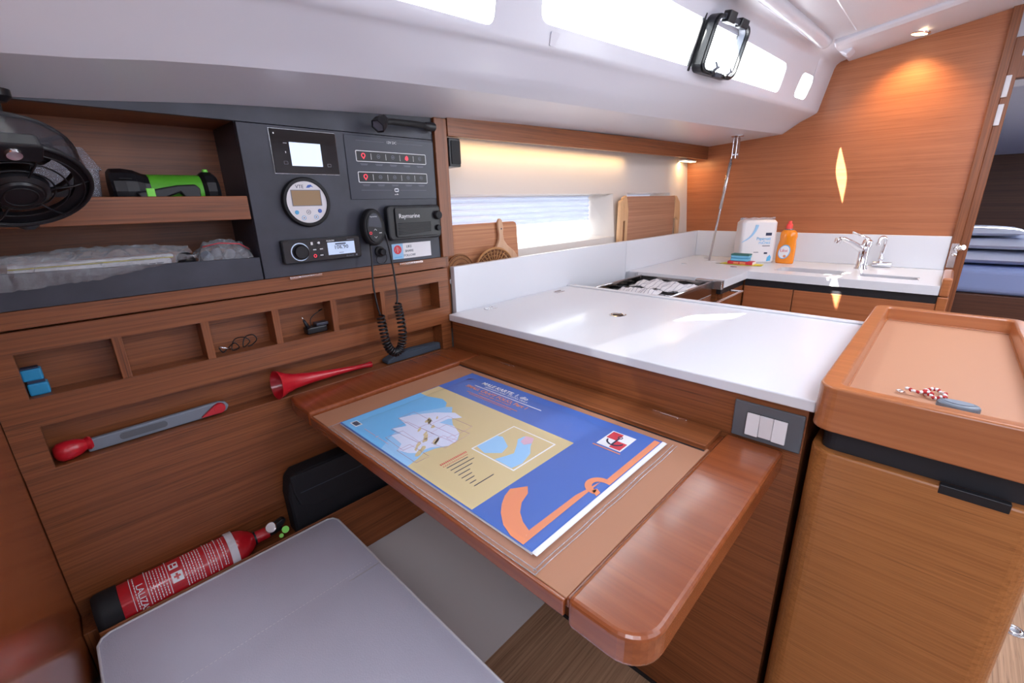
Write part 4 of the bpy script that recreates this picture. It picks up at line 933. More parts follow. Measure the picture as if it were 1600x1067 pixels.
# sleeve: a thin sheet with a heat-welded border
V = []; F = []; rnd = random.Random(2); nu, nv = 30, 20
for i in range(nu + 1):
    for j in range(nv + 1):
        u = -.006 + .600 * i / nu; v = -.024 + .424 * j / nv; edge = min(i, j, nu - i, nv - j)
        V.append(FO + FU * u + FV * v + FW * ((.0020 + rnd.uniform(0, .0010)) if edge > 1 else -.0035 + rnd.uniform(0, .0012) * (edge + .5)))
for i in range(nu):
    for j in range(nv):
        a = i * (nv + 1) + j; F.append((a, a + 1, a + nv + 2, a + nv + 1))
obj('clear_sleeve', V, F, 'sleeve', fo, smooth=True)
for p_ in ([(-.006, -.024), (.594, -.024)], [(.594, -.024), (.594, .400)], [(-.004, -.017), (.592, -.017)], [(.588, -.02), (.587, .398)], [(-.006, -.024), (-.006, .400)]):
    q = [FO + FU * (p_[0][0] + (p_[1][0] - p_[0][0]) * i / 12) + FV * (p_[0][1] + (p_[1][1] - p_[0][1]) * i / 12) + FW * (-.0038 + .0009 * math.sin(i * 1.7)) for i in range(13)]
    tube('sleeve_seam', q, .0007, 'film', fo, n=5)

# ================================================================ SEAT, EXTINGUISHER, BAG
seat = thing('seat_locker', 'teak seat base under the grey cushion with a fiddle board on its hull side', 'seat', (.12, .6, -1.265))
prism('locker_box', [(.10, -1.265), (.72, -1.265), (1.02, -.995), (1.02, -.862), (.10, -.862)], 'x', -.118, .300, 'gelcoat', seat, bevel=.004)
prism('fiddle_board', [(-.099, -.95), (.8795, -.95), (.8795, -.786), (-.099, -.786)], 'y', 1.0506, 1.0550, 'teak_x', seat, bevel=.002)
box('shelf_board', (-.099, .8795, 1.0555, 1.1365, -.830, -.8200), 'teak_x', seat, bevel=.001)
cu2 = thing('seat_cushion', 'light grey leatherette seat cushion with stitched seam and pale piping', 'cushion', (.13, .6, -.861))
def cushion_mesh(x0, x1, y0, y1, z0, z1, seam_y, r=.045, n=48):
    """pillowed pad: grid top with a seam groove, rounded in plan"""
    V, F = [], []; nx, ny = 24, 40
    def pos(u, v):
        x = x0 + (x1 - x0) * u; y = y0 + (y1 - y0) * v
        return x, y
    for layer in range(2):
        for i in range(nx + 1):
            for j in range(ny + 1):
                u, v = i / nx, j / ny; x, y = pos(u, v)
                dx, dy = min(x - x0, x1 - x), min(y - y0, y1 - y)
                cx = max(0, r - dx); cy = max(0, r - dy)
                if cx > 0 and cy > 0:
                    k = max(cx, cy) / math.hypot(cx, cy); sxn = 1 if x < (x0 + x1) / 2 else -1; syn = 1 if y < (y0 + y1) / 2 else -1
                    x += sxn * (cx - cx * k); y += syn * (cy - cy * k)
                d = min(dx, dy); z = z1 - .004 * math.exp(-(d / .012)) + .007 * min(1, d / .10)
                g = abs(y - seam_y); z -= .008 * math.exp(-(g / .010) ** 2)
                V.append((x, y, z if layer == 0 else z0))
    N_ = (nx + 1) * (ny + 1)
    for i in range(nx):
        for j in range(ny):
            a = i * (ny + 1) + j
            F.append((a, a + 1, a + ny + 2, a + ny + 1)); F.append((N_ + a, N_ + a + ny + 1, N_ + a + ny + 2, N_ + a + 1))
    loop = [i * (ny + 1) for i in range(nx + 1)] + [nx * (ny + 1) + j for j in range(1, ny + 1)] + [i * (ny + 1) + ny for i in range(nx - 1, -1, -1)] + [j for j in range(ny - 1, 0, -1)]
    for a, b in zip(loop, loop[1:] + loop[:1]): F.append((a, b, N_ + b, N_ + a))
    return V, F, [V[i] for i in loop]
V, F, loop = cushion_mesh(-.104, .376, .12, 1.048, -.861, -.789, .805, .024)
pad = obj('pad', V, F, 'cushion', cu2, smooth=True)
e = pad.modifiers.new('edge', 'EDGE_SPLIT'); e.split_angle = R(50)
tube('piping', [(x, y, z + .0008) for x, y, z in loop], .0024, 'piping', cu2, n=6, closed=True)
tube('piping', [(x, y, -.858) for x, y, z in loop], .0024, 'piping', cu2, n=6, closed=True)
dashes('stitching', [(-.095 + .0072 * i, .8140, -.0910 + .0072 * i, .8154) for i in range(63)], (0, 0, -.7829), UX, UY, UZ, 'stitch', cu2)
tube('seam', [(-.100, .805, -.7865), (.370, .805, -.7865)], .0012, 'piping', cu2, n=5)
ex = thing('fire_extinguisher', 'red fire extinguisher with black base lying between cushion and wall', 'fire extinguisher', (.06, 1.1, -.822))
ec = Vector((-.0985, 1.0958, -.7775)); ea = Vector((1, 0, .0)).normalized(); er = .0400
lathe('cylinder', [(er - .001, .030), (er, .034), (er, .252), (er - .004, .268), (er - .014, .284), (er - .024, .293), (.014, .298)], ec, ea, 'exred', ex, n=48)
lathe('base_cup', [(.037, 0), (er + .001, .006), (er + .0018, .012), (er + .0018, .040), (er, .041)], ec, ea, 'black_matte', ex, n=48)
lathe('neck', [(.0145, .290), (.0150, .300), (.0145, .326)], ec, ea, 'exred', ex, n=24)
lathe('neck_ring', [(.0165, .291), (.0165, .297)], ec, ea, 'black', ex, n=24)
bxx = ec + ea * .336
lathe('valve_body', [(.012, -.012), (.013, .0), (.010, .020)], bxx, ea, 'black', ex, n=14)
pgg = lathe('pressure_gauge', [(.0125, -.004), (.0130, .006), (.0110, .0075)], bxx + Vector((-.004, -.012, .016)), (-.30, -.72, .62), 'chrome', ex, n=24)
lathe('gauge_dial', [(.0108, .0076), (.0108, .0080)], bxx + Vector((-.004, -.012, .016)), (-.30, -.72, .62), 'white', pgg, n=24)
lathe('safety_pin_ring', [(.0085, 0), (.0085, .004), (.005, .004)], bxx + Vector((.024, -.022, -.002)), (-.2, -.7, .68), 'neon', ex, n=18)
lathe('safety_tab', [(.0055, 0), (.005, .004)], bxx + Vector((.012, -.024, -.012)), (-.2, -.7, .68), 'neon', ex, n=14)
prism('valve_lever', [(.232, -.762), (.262, -.752), (.270, -.758), (.262, -.770), (.236, -.774)], 'y', 1.082, 1.098, 'black', ex, bevel=.002)
def band(name, h0, h1, a0, a1, mat, dr=.0006, n=24, parent=ex):
    a, u, w = ea, Vector((0, -1, 0)), Vector((0, 0, 1)); V = []; F = []
    for i in range(n + 1):
        t = R(a0 + (a1 - a0) * i / n)
        for h in (h0, h1):
            for r_ in (er + dr - .0004, er + dr): V.append(ec + a * h + (u * math.cos(t) + w * math.sin(t)) * r_)
    for i in range(n):
        b = 4 * i; F += [(b, b + 4, b + 6, b + 2), (b + 1, b + 3, b + 7, b + 5), (b, b + 1, b + 5, b + 4), (b + 2, b + 6, b + 7, b + 3)]
    F += [(0, 2, 3, 1), (4 * n, 4 * n + 1, 4 * n + 3, 4 * n + 2)]
    return obj(name, V, F, mat, parent, smooth=False)
band('clear_strap', .236, .252, -20, 150, 'piping', .0022)
band('label_rule', .0600, .0610, -10, 130, 'white'); band('label_rule', .0850, .0862, -10, 130, 'white'); band('label_rule', .121, .1222, -10, 130, 'white')
band('label_rule', .192, .1930, -10, 130, 'white'); band('label_rule', .214, .2152, -10, 130, 'white')
def on_can(name, rects, mat, dr=.0007):
    """printed bars wrapped on the can: (h0, angle0, h1, angle1)"""
    a, u, w = ea, Vector((0, -1, 0)), Vector((0, 0, 1)); V = []; F = []
    for h0, a0, h1, a1 in rects:
        n = len(V); k = 4
        for i in range(k + 1):
            t = R(a0 + (a1 - a0) * i / k)
            for h in (h0, h1): V.append(ec + a * h + (u * math.cos(t) + w * math.sin(t)) * (er + dr))
        F += [(n + 2 * i, n + 2 * i + 1, n + 2 * i + 3, n + 2 * i + 2) for i in range(k)]
    return obj(name, V, F, mat, ex, kind='stuff')
rnd = random.Random(6); rects = []
for h in [.0655] + [.0895 + .0052 * i for i in range(6)] + [.150 + .0052 * i for i in range(7)] + [.1965 + .0050 * i for i in range(3)] + [.222, .227]:
    a = 98 + rnd.uniform(-6, 4)
    while a > -5:
        l = rnd.uniform(4, 9); rects.append((h, a - l, h + .0016, a)); a -= l + rnd.uniform(1.5, 3)
on_can('fine_print', rects, 'white')
on_can('pictogram', [(.126, 62, .142, 84), (.126, 20, .146, 50)], 'white')
on_can('pictogram_symbol', [(.129, 66, .133, 80), (.135, 70, .140, 78), (.130, 34, .142, 40), (.134, 27, .138, 46)], 'exred', .0011)
# maker's name wrapped around the can, reading around it
_s = text('maker_lettering', 'LALIZAS', (0, 0, 0), UX, UY, .0165, 'white', ex)
me = _s.data; me.transform(Matrix.Translation(-Vector((0, 0, H)) + off(ex)))
for v in me.vertices:
    t = R(66) - v.co.x / er; rr = er + .0008
    p = ec + ea * (.0690 + v.co.y) + (Vector((0, -1, 0)) * math.cos(t) + Vector((0, 0, 1)) * math.sin(t)) * (rr + v.co.z)
    v.co = p + Vector((0, 0, H)) - off(ex)
bg_ = thing('camera_bag', 'black nylon bag with rounded flap in the shadow under the chart table', 'bag', (.45, 1.1, -.822))
prism('bag_body', [(.286, -.8195), (.284, -.70), (.292, -.655), (.31, -.640), (.60, -.640), (.625, -.66), (.635, -.8195)], 'y', 1.073, 1.128, 'bag', bg_, bevel=.012, seg=3)
fl_ = [(.292, -.640), (.60, -.640), (.612, -.70), (.58, -.748), (.34, -.748), (.305, -.728), (.296, -.69)]
prism('bag_flap', fl_, 'y', 1.0655, 1.0745, 'bag', bg_, bevel=.004)
box('flap_seam', (.31, .59, 1.0648, 1.0657, -.694, -.692), 'slate', bg_, bevel=0)

# ================================================================ FRIDGE UNIT (worktop in front of the galley)
fr = thing('refrigerator_cabinet', 'teak faced cabinet under the white fridge worktop, behind the chart table', 'cabinet', (1.2, .6, -1.265))
box('front_panel', (.880, .900, .118, 1.1285, -1.264, -.3655), 'teak_y', fr, bevel=.001)
prism('cabinet_body', [(.118, -1.264), (.73, -1.264), (1.06, -.935), (1.128, -.6), (1.128, -.3655), (.118, -.3655)], 'x', .9005, 1.500, 'teak_x', fr, bevel=.001)
box('kick_gap', (.876, .8795, .12, .725, -1.264, -1.252), 'blackgap', fr, bevel=0)
wt = thing('fridge_worktop', 'white worktop slab with flush fridge lid and round pull, nearest the chart table', 'worktop', (1.2, .6, -.3655))
box('top_slab', (.868, 1.529, .1085, 1.1285, -.3650, -.343), 'white_top', wt, bevel=.003, seg=3)
boxes('raised_edge', [(1.503, 1.529, .1085, 1.1285, -.3432, -.3375)], 'white_top', wt, bevel=.0025)
lathe('lid_pull', [(.026, 0), (.0265, .0012), (.021, .0020), (.0195, .0005)], (1.196, .698, -.3430), (0, 0, 1), 'chrome', wt, n=32)
lathe('pull_well', [(.0165, .0005), (.0165, .0012)], (1.196, .698, -.3430), (0, 0, 1), 'black', wt, n=24)
box('pull_bar', (1.194, 1.198, .684, .712, -.3418, -.3405), 'chrome', wt, bevel=.0005)
for x, y in ((1.009, 1.080), (1.379, 1.074)):
    boxes('lid_hinge', [(x - .024, x + .024, y - .012, y + .004, -.343, -.3405), (x - .020, x + .020, y + .004, y + .010, -.343, -.3385)], 'steel', wt, bevel=.001)
sw = thing('light_switch', 'grey switch plate with three white rockers on the teak front by the chart table', 'switch', (.87, .18, -.455))
box('cover_plate', (.8735, .8796, .1205, .2400, -.4545, -.3790), 'switchgrey', sw, bevel=.002)
box('rocker_frame', (.8722, .8740, .1450, .2150, -.4435, -.3975), 'black', sw, bevel=.0005)
for k in range(3):
    y = .2145 - .0232 * (k + 1); zt_ = -.3980
    prism('rocker', [(.8695 if k != 1 else .8665, zt_), (.8725, zt_), (.8725, -.4430), (.8665 if k != 1 else .8700, -.4430)], 'y', y + .0003, y + .0229, 'offwhite', sw, bevel=.0008)
# ================================================================ TRAY CABINET ON THE RIGHT
tc = thing('tray_cabinet', 'rounded teak cabinet with deep tan lined tray on top, at the right', 'cabinet', (1.2, -.04, -1.265))
bo = rrect(.850, 1.595, -.182, .1055, .035, 8)
prism('cabinet_shell', bo, 'z', -1.264, -.422, 'front', tc, bevel=.004)
nz = [(.8498, -.062), (.8498, -.135)]
prism('dark_recess', rrect(.866, 1.585, -.165, .092, .02, 5), 'z', -.4215, -.377, 'blackgap', tc)
box('latch_recess', (.8488, .8600, -.1370, -.0630, -.4335, -.4185), 'black', tc, bevel=.001)
to = rrect(.838, 1.603, -.176, .1085, .028, 8); ti = rrect(.862, 1.580, -.155, .0785, .012, 8)
ring_prism('tray_rim', to, ti, 'z', -.3785, -.300, 'tray_wood', tc, bevel=.004, seg=3)
prism('tray_base', rrect(.8625, 1.5795, -.1545, .078, .012, 8), 'z', -.3770, -.3350, 'tan_tray', tc)
tube('inner_bead', [(x, y, -.3345) for x, y in ti], .0025, 'tray_wood', tc, n=6, closed=True)
rc = thing('braided_cord', 'red and white braided cord loop with a small snap hook in the tan tray', 'cord', (.99, -.03, -.335))
rnd = random.Random(5)
def braid(cx, cy, rx, ry, a0, a1, n, seed):
    r_ = random.Random(seed)
    return [(cx + rx * math.cos(R(a0 + (a1 - a0) * i / n)), cy + ry * math.sin(R(a0 + (a1 - a0) * i / n)), -.3300 + .002 * math.sin(i * 1.3)) for i in range(n + 1)]
paths = [braid(1.000, -.036, .020, .013, 0, 360, 26, 1), [(.985 - .0 * i, -.022 + .004 * i - .0, -.3305) for i in range(3)], [(.984 + .005 * math.sin(i), -.034 + .0045 * i, -.3265) for i in range(9)]]
for pi_, p in enumerate(paths[:1] + paths[2:]):
    for i in range(len(p) - 1):
        a, b = Vector(p[i]), Vector(p[i + 1]); d = (b - a).normalized(); s_ = d.cross(UZ) * .0016 * (1 if i % 2 else -1)
        tube('cord_strand', [a + s_, (a + b) / 2 - s_ * .2 + UZ * .001, b - s_], .0026, ('cord_red', 'white')[i % 2], rc, n=6)
tube('snap_hook', [(.980, .002, -.331), (.976, .008, -.331), (.982, .013, -.331), (.987, .009, -.331)], .0015, 'chrome', rc, n=6, closed=True)
kf = thing('key_fob', 'small grey oval key fob beside the red and white cord in the tray', 'key fob', (.945, -.065, -.335))
ob = [(.950 + .017 * math.cos(R(a)), -.064 + .026 * math.sin(R(a))) for a in range(0, 360, 15)]
prism('fob_body', ob, 'z', -.3348, -.3205, 'fob', kf, bevel=.005, seg=3)
prism('fob_inset', [(.950 + .009 * math.cos(R(a)), -.064 + .017 * math.sin(R(a))) for a in range(0, 360, 15)], 'z', -.3206, -.3195, 'grey', kf, bevel=.001)
tube('fob_ring', [(.972, -.050, -.331), (.980, -.046, -.330), (.984, -.052, -.330), (.976, -.058, -.331)], .002, 'black', kf, n=6, closed=True)

# ================================================================ GALLEY
wk = thing('galley_worktop', 'white L-shaped galley worktop with tall splashback and two sink cut-outs', 'worktop', (2.4, .6, -.38))
ZC = -.343; SK = [(2.432, 2.575, .310, .578), (2.446, 2.535, .050, .252)]
pieces = [(2.02, 2.325, .662, 1.129, ZC - .035, ZC), (2.325, 2.432, -.0175, 1.129, ZC - .035, ZC), (2.575, 2.8595, -.0175, 1.129, ZC - .035, ZC), (2.432, 2.575, .578, 1.129, ZC - .035, ZC), (2.432, 2.575, .252, .310, ZC - .035, ZC),
          (2.432, 2.446, .050, .252, ZC - .035, ZC), (2.535, 2.575, .050, .252, ZC - .035, ZC), (2.432, 2.575, -.0175, .050, ZC - .035, ZC)]
boxes('worktop_slab', pieces, 'white_top', wk, bevel=0)
box('splashback', (.9025, 2.8595, 1.130, 1.150, -.440, -.1935), 'white_top', wk, bevel=.002)
box('splashback', (2.842, 2.8595, -.0175, 1.129, ZC + .0003, -.1925), 'white_top', wk, bevel=.002)
box('splashback_step', (1.985, 2.8415, 1.1285, 1.1298, ZC + .0003, -.1955), 'white_top', wk, bevel=.001)
for x, y in ((2.420, 1.016), (2.438, .765), (2.729, 1.014), (2.528, .871)):
    lathe('flush_latch', [(.016, 0), (.016, .0012), (.012, .0014)], (x, y, ZC), (0, 0, 1), 'steel', wk, n=24)
lathe('pole_socket', [(.034, 0), (.034, .0015)], (2.595, .948, ZC), (0, 0, 1), 'white_top', wk, n=24)
for k, (x0, x1, y0, y1) in enumerate(SK):
    s_ = thing('sink', ('wide stainless sink bowl in the galley worktop, left of the tap', 'small stainless sink bowl in the galley worktop, right of the tap')[k], 'sink', ((x0 + x1) / 2, (y0 + y1) / 2, -.50), 'stainless sink bowls')
    lo_ = [rrect(x0 + d, x1 - d, y0 + d, y1 - d, .03, 5) for d in (.0005, .0005, .006, .012, .010, .0015)]; zz = (ZC - .0345, ZC - .036, -.46, -.4845, -.4855, ZC - .0365)
    V = []; F = []; n = len(lo_[0])
    for l, z in zip(lo_, zz): V += [(x, y, z) for x, y in l]
    for q_ in range(5): F += [(q_ * n + q, q_ * n + (q + 1) % n, (q_ + 1) * n + (q + 1) % n, (q_ + 1) * n + q) for q in range(n)]
    F += [tuple(range(3 * n, 4 * n)), tuple(range(4 * n, 5 * n))]
    obj('bowl', V, F, 'sinksteel', s_)
    ring_prism('sink_lip', rrect(x0 + .0002, x1 - .0002, y0 + .0002, y1 - .0002, .030, 5), rrect(x0 + .004, x1 - .004, y0 + .004, y1 - .004, .028, 5), 'z', ZC - .020, ZC - .0010, 'sinksteel', s_)
    lathe('drain', [(.022, 0), (.022, .002), (.015, .003)], ((x0 + x1) / 2, (y0 + y1) / 2, -.484), (0, 0, 1), 'chrome', s_, n=20)
gcab = thing('galley_cabinet', 'teak galley base cabinets under the sinks with a black shadow recess', 'cabinet', (2.5, .5, -1.265))
boxes('carcass', [(2.36, 2.855, -.017, .70, -1.264, -.492), (2.36, 2.42, -.017, .70, -.4915, -.382), (2.60, 2.855, -.017, .70, -.4915, -.382), (2.05, 2.855, .7005, .76, -1.264, -.382)], 'teak_y', gcab, bevel=0)
prism('carcass_side', [(.76, -1.264), (1.06, -.94), (1.128, -.6), (1.128, -.382), (.76, -.382)], 'x', 2.05, 2.855, 'teak_x', gcab)
boxes('black_recess', [(2.340, 2.36, -.017, .672, -.412, -.379), (2.04, 2.34, .680, .70, -.412, -.379)], 'blackgap', gcab, bevel=0)
for y0, y1, nm in ((.464, .672, 'door'), (-.017, .460, 'door')):
    box(nm, (2.336, 2.3595, y0, y1, -1.16, -.4135), 'bulk', gcab, bevel=.001)
box('door', (2.06, 2.332, .678, .699, -1.16, -.4135), 'teak_x', gcab, bevel=.001)
boxes('end_block', [(2.33, 2.50, -.0485, -.0180, -1.264, -.385)], 'tray_wood', gcab, bevel=.004)
box('end_fiddle', (2.335, 2.62, -.0475, -.0185, -.384, -.312), 'tray_wood', gcab, bevel=.006)
# cooker sunk between the two worktops
ck = thing('gimballed_cooker', 'stainless steel gimballed galley cooker with glass lid folded and front rail', 'cooker', (1.78, .85, -.80))
cx0, cx1, cy0, cy1 = 1.548, 1.985, .700, 1.045
boxes('cooker_body', [(cx0, cx1, cy0, cy1, -.78, -.405)], 'steel', ck, bevel=.003)
ring_prism('hob_surround', rrect(cx0, cx1, cy0, cy1, .006, 3), rrect(cx0 + .004, cx1 - .004, cy0 + .004, cy1 - .004, .005, 3), 'z', -.405, -.352, 'darksteel', ck)
box('hob_plate', (cx0 + .005, cx1 - .005, cy0 + .005, cy1 - .005, -.405, -.400), 'steel', ck, bevel=0)
for x, y in ((1.66, .95), (1.87, .95), (1.68, .79), (1.87, .79)):
    lathe('burner', [(.030, 0), (.032, .006), (.022, .010)], (x, y, -.400), (0, 0, 1), 'black_matte', ck, n=20)
for y in (.74, .79, .84, .90, .95, 1.0):
    tube('pan_support', [(cx0 + .02, y, -.378), (cx1 - .02, y, -.378)], .003, 'black', ck, n=6)
for x in (1.60, 1.66, 1.72, 1.80, 1.87, 1.94):
    tube('pan_support', [(x, .72, -.378), (x, 1.03, -.378)], .003, 'steel', ck, n=6)
tube('fiddle_rail', [(cx0 + .004, .708, -.352), (cx1 - .004, .708, -.352)], .004, 'steel', ck, n=8)
tube('fiddle_rail', [(cx0 + .004, 1.037, -.352), (cx1 - .004, 1.037, -.352)], .004, 'steel', ck, n=8)
tube('grab_rail', smoothpath([(1.60, .70, -.405), (1.60, .62, -.402), (1.66, .612, -.400), (2.06, .612, -.400), (2.095, .615, -.400), (2.10, .66, -.402)], 8), .006, 'chrome', ck, n=10)
tube('oven_rail', [(1.58, .668, -.43), (1.96, .668, -.43)], .005, 'chrome', ck, n=8)
boxes('oven_door', [(cx0 + .01, cx1 - .01, .690, .700, -.77, -.44)], 'gloss_black', ck, bevel=.002)
boxes('side_trim', [(1.992, 2.0195, .664, .78, ZC - .040, ZC - .002), (1.992, 2.0195, 1.075, 1.128, ZC - .034, ZC - .001)], 'steel', ck, bevel=.001)
def towel(name, lab, cx, cy, sx_, sy_, rot, seed, par=None):
    rnd = random.Random(seed); t = thing(name, lab, 'towel', (cx, cy, -.374), 'striped tea towels on the cooker')
    nx, ny = 20, 12; V = []; F = []; cr, sr = math.cos(R(rot)), math.sin(R(rot)); top = []
    for i in range(nx + 1):
        for j in range(ny + 1):
            u, v = i / nx - .5, j / ny - .5; x = u * sx_; y = v * sy_
            z = -.3725 + .013 + .006 * math.sin(u * 11 + seed) + .005 * math.sin(v * 17 + u * 6) + rnd.uniform(-.001, .001)
            z -= .013 * max(0, (max(abs(u), abs(v)) - .40) * 10)
            top.append((cx + x * cr - y * sr, cy + x * sr + y * cr, max(z, -.3732)))
    n = len(top); V = top + [(x, y, z - .0012) for x, y, z in top]
    for i in range(nx):
        for j in range(ny):
            a = i * (ny + 1) + j; F.append((a, a + 1, a + ny + 2, a + ny + 1)); F.append((n + a, n + a + ny + 1, n + a + ny + 2, n + a + 1))
    obj('cloth', V, F, 'towel', t, smooth=True)
    for j in range(1, ny, 1):
        tube('stripe', [Vector(top[i * (ny + 1) + j]) + UZ * .0004 for i in range(nx + 1)], .0008, 'stripe', t, n=4)
    return t
towel('tea_towel', 'striped white tea towel crumpled at the front of the cooker', 1.658, .885, .18, .16, 10, 1)
towel('tea_towel', 'striped white tea towel crumpled at the back of the cooker', 1.868, .870, .16, .25, -10, 2)

# taps
ta = thing('mixer_tap', 'chrome mixer tap with long rising spout behind the galley sinks', 'tap', (2.70, .27, ZC))
lathe('tap_body', [(.026, 0), (.026, .004), (.022, .010), (.0205, .080), (.022, .095), (.020, .105)], (2.690, .272, ZC + .0002), (0, 0, 1), 'chrome', ta, n=28)
tube('spout', [(2.690, .272, -.255), (2.675, .292, -.242), (2.655, .325, -.218), (2.640, .352, -.203), (2.632, .366, -.204)], [.018, .015, .012, .011, .012], 'chrome', ta, n=14)
lathe('spout_nozzle', [(.013, 0), (.014, .012), (.012, .022)], (2.632, .370, -.200), (-.1, .25, -1), 'chrome', ta, n=18)
lathe('handle_hub', [(.020, 0), (.022, .010), (.019, .030), (.010, .036)], (2.692, .268, -.240), (.05, -.15, 1), 'chrome', ta, n=22)
tube('lever', [(2.690, .262, -.205), (2.682, .285, -.190), (2.672, .318, -.176)], [.008, .005, .005], 'chrome', ta, n=10)
lathe('lever_tip', [(.003, -.006), (.007, 0), (.003, .006)], (2.671, .322, -.174), (-.1, .6, .3), 'chrome', ta, n=14)
tp = thing('pump_tap', 'small curved chrome saltwater tap right of the mixer tap', 'tap', (2.80, .21, ZC))
lathe('tap_foot', [(.013, 0), (.013, .070), (.012, .072)], (2.800, .240, ZC + .014), (0, -1, 0), 'chrome', tp, n=18)
lathe('tap_stem', [(.012, 0), (.008, .012), (.013, .022), (.008, .034), (.009, .060)], (2.800, .212, ZC + .018), (0, .0, 1), 'chrome', tp, n=18)
tube('swan_neck', smoothpath([(2.800, .212, -.27), (2.800, .208, -.235), (2.796, .210, -.208), (2.785, .220, -.200), (2.775, .228, -.210), (2.772, .230, -.228)], 6), .008, 'chrome', tp, n=12)
lathe('neck_tip', [(.010, 0), (.011, .010), (.009, .016)], (2.772, .230, -.224), (0, .05, -1), 'chrome', tp, n=16)
# stay pole from the worktop to the side deck
sp_ = thing('support_pole', 'slim stainless pole rising from the galley worktop to the deckhead bracket', 'pole', (2.595, .948, ZC))
tube('pole', [(2.595, .948, ZC + .0045), (2.622, .900, .20)], .0055, 'steel', sp_, n=12)
tube('pole_sleeve', [(2.609, .9235, -.06), (2.621, .902, .175)], .0085, 'steel', sp_, n=12)
prism('fork_bracket', [(2.598, .190), (2.646, .190), (2.640, .30), (2.604, .30)], 'y', .890, .896, 'steel', sp_, bevel=.003)
prism('fork_bracket', [(2.598, .190), (2.646, .190), (2.640, .30), (2.604, .30)], 'y', .872, .878, 'steel', sp_, bevel=.003)
lathe('bracket_foot', [(.032, 0), (.032, .004)], (2.622, .884, .299), (0, 0, 1), 'steel', sp_, n=24)
lathe('clevis_pin', [(.006, -.016), (.006, .016)], (2.622, .884, .212), (0, 1, 0), 'chrome', sp_, n=12)

# paper towels, cloth, sponges, soap
pt = thing('kitchen_roll_pack', 'white wrapped pack of paper towels with blue curve standing on the worktop', 'paper towels', (2.68, .73, ZC))
pa = R(0)
A_, B_ = Vector((2.592, .792, 0)), Vector((2.700, .650, 0))          # bottom corners of the printed side
pu = (B_ - A_).normalized(); pw = Vector((-pu.y, pu.x, 0)) * -1; pw = Vector((pu.y, -pu.x, 0)); pw = -pw if pw.x > 0 else pw
inn_ = -pw                                                          # into the pack
Wd = (B_ - A_).length; Dp = .098; Ht = .222; zb_ = ZC + .0012
def slabv(u0, u1, d0, d1, z0, z1): return [tuple(A_ + pu * u + inn_ * d + UZ * z) for u in (u0, u1) for d in (d0, d1) for z in (z0, z1)]
loops = []
for z, g in ((zb_, .004), (zb_ + .01, 0), (zb_ + .10, -.001), (zb_ + Ht - .012, .001), (zb_ + Ht, .010), (zb_ + Ht + .003, .03)):
    loops.append([A_ + pu * u + inn_ * d + UZ * z for u, d in rrect(g, Wd - g, g, Dp - g, .018, 5)])
n = len(loops[0]); V = sum(loops, []); F = []
for s in range(len(loops) - 1): F += [(s * n + q, s * n + (q + 1) % n, (s + 1) * n + (q + 1) % n, (s + 1) * n + q) for q in range(n)]
F += [tuple(range(n)), tuple(range((len(loops) - 1) * n, len(loops) * n))]
obj('wrapped_pack', V, F, 'offwhite', pt, smooth=False, bevel=0)
rnd = random.Random(3)
top_ = [A_ + pu * (Wd * i / 8) + inn_ * (Dp * .5 + rnd.uniform(-.01, .01)) + UZ * (zb_ + Ht + .003 + rnd.uniform(0, .008)) for i in range(9)]
tube('wrapper_gather', top_, .006, 'film', pt, n=6)
FO_ = A_ + UZ * zb_ + pw * .0012
arc_ = [(.115 * math.cos(R(a)) - .032, .115 * math.sin(R(a)) * 1.0 + .218) for a in range(-82, -2, 8)]
o1 = [(x, z) for x, z in arc_]; o2 = [((x + .032) * (1 - .02 - .13 * i / 9) - .032, (z - .218) * (1 - .02 - .10 * i / 9) + .218) for i, (x, z) in enumerate(arc_)]
poly_print('blue_curve', [(max(.004, x), z) for x, z in o1] + [(max(.004, x), z) for x, z in reversed(o2)], FO_, pu, UZ, pw, 'midblue', pt)
text('pack_lettering', 'Papirnati', FO_ + pu * (Wd - .030) + UZ * .120, pu, UZ, .023, 'aqua', pt, 'RIGHT', width=.9)
text('pack_lettering', 'ru\u010dnici', FO_ + pu * (Wd - .030) + UZ * .100, pu, UZ, .023, 'aqua', pt, 'RIGHT', width=.9)
dashes('pack_print', [(Wd - .068, .088, Wd - .030, .0915), (.070, .055, .095, .058)], FO_, pu, UZ, pw, 'ink', pt)
for a_, b_ in ((.143, .158), (.047, .056)): dashes('maker_block', [(Wd - (.058 if a_ > .1 else .055), a_, Wd - (.028 if a_ > .1 else .038), b_)], FO_, pu, UZ, pw, 'ink', pt)
poly_print('blue_drop', [(Wd - .038, .008), (Wd - .018, .012), (Wd - .016, .030), (Wd - .024, .043), (Wd - .036, .030)], FO_, pu, UZ, pw, 'aqua', pt)
yc = thing('dish_cloth', 'yellow cloth lying flat on the worktop under the sponges', 'cloth', (2.55, .76, ZC))
prism('cloth', [(2.525, .865), (2.505, .760), (2.530, .660), (2.585, .665), (2.60, .76), (2.580, .855)], 'z', ZC + .0016, ZC + .0034, 'yellow', yc, bevel=.0006)
sx0, sx1, sy0, sy1 = 2.520, 2.578, .722, .825
bxp = thing('sponge_packet', 'red and orange packet lying under the sponges on the yellow cloth', 'packet', (2.55, .77, ZC))
box('packet', (sx0, sx1, sy0 - .020, sy1, ZC + .0036, ZC + .0190), 'crimson', bxp, bevel=.002)
dashes('packet_print', [(.030, .003, .055, .012), (.062, .002, .090, .013)], (sx0 - .0002, sy1, ZC + .0036), NY, UZ, NX, 'orange', bxp)
box('packet_end', (sx0 + .001, sx1 - .001, sy0 - .0215, sy0 - .020, ZC + .005, ZC + .018), 'offwhite', bxp, bevel=.0005)
spg = thing('sponge', 'blue scouring sponge with dark green pad, upper of two on the packet', 'sponge', (2.55, .77, -.31), 'blue sponges')
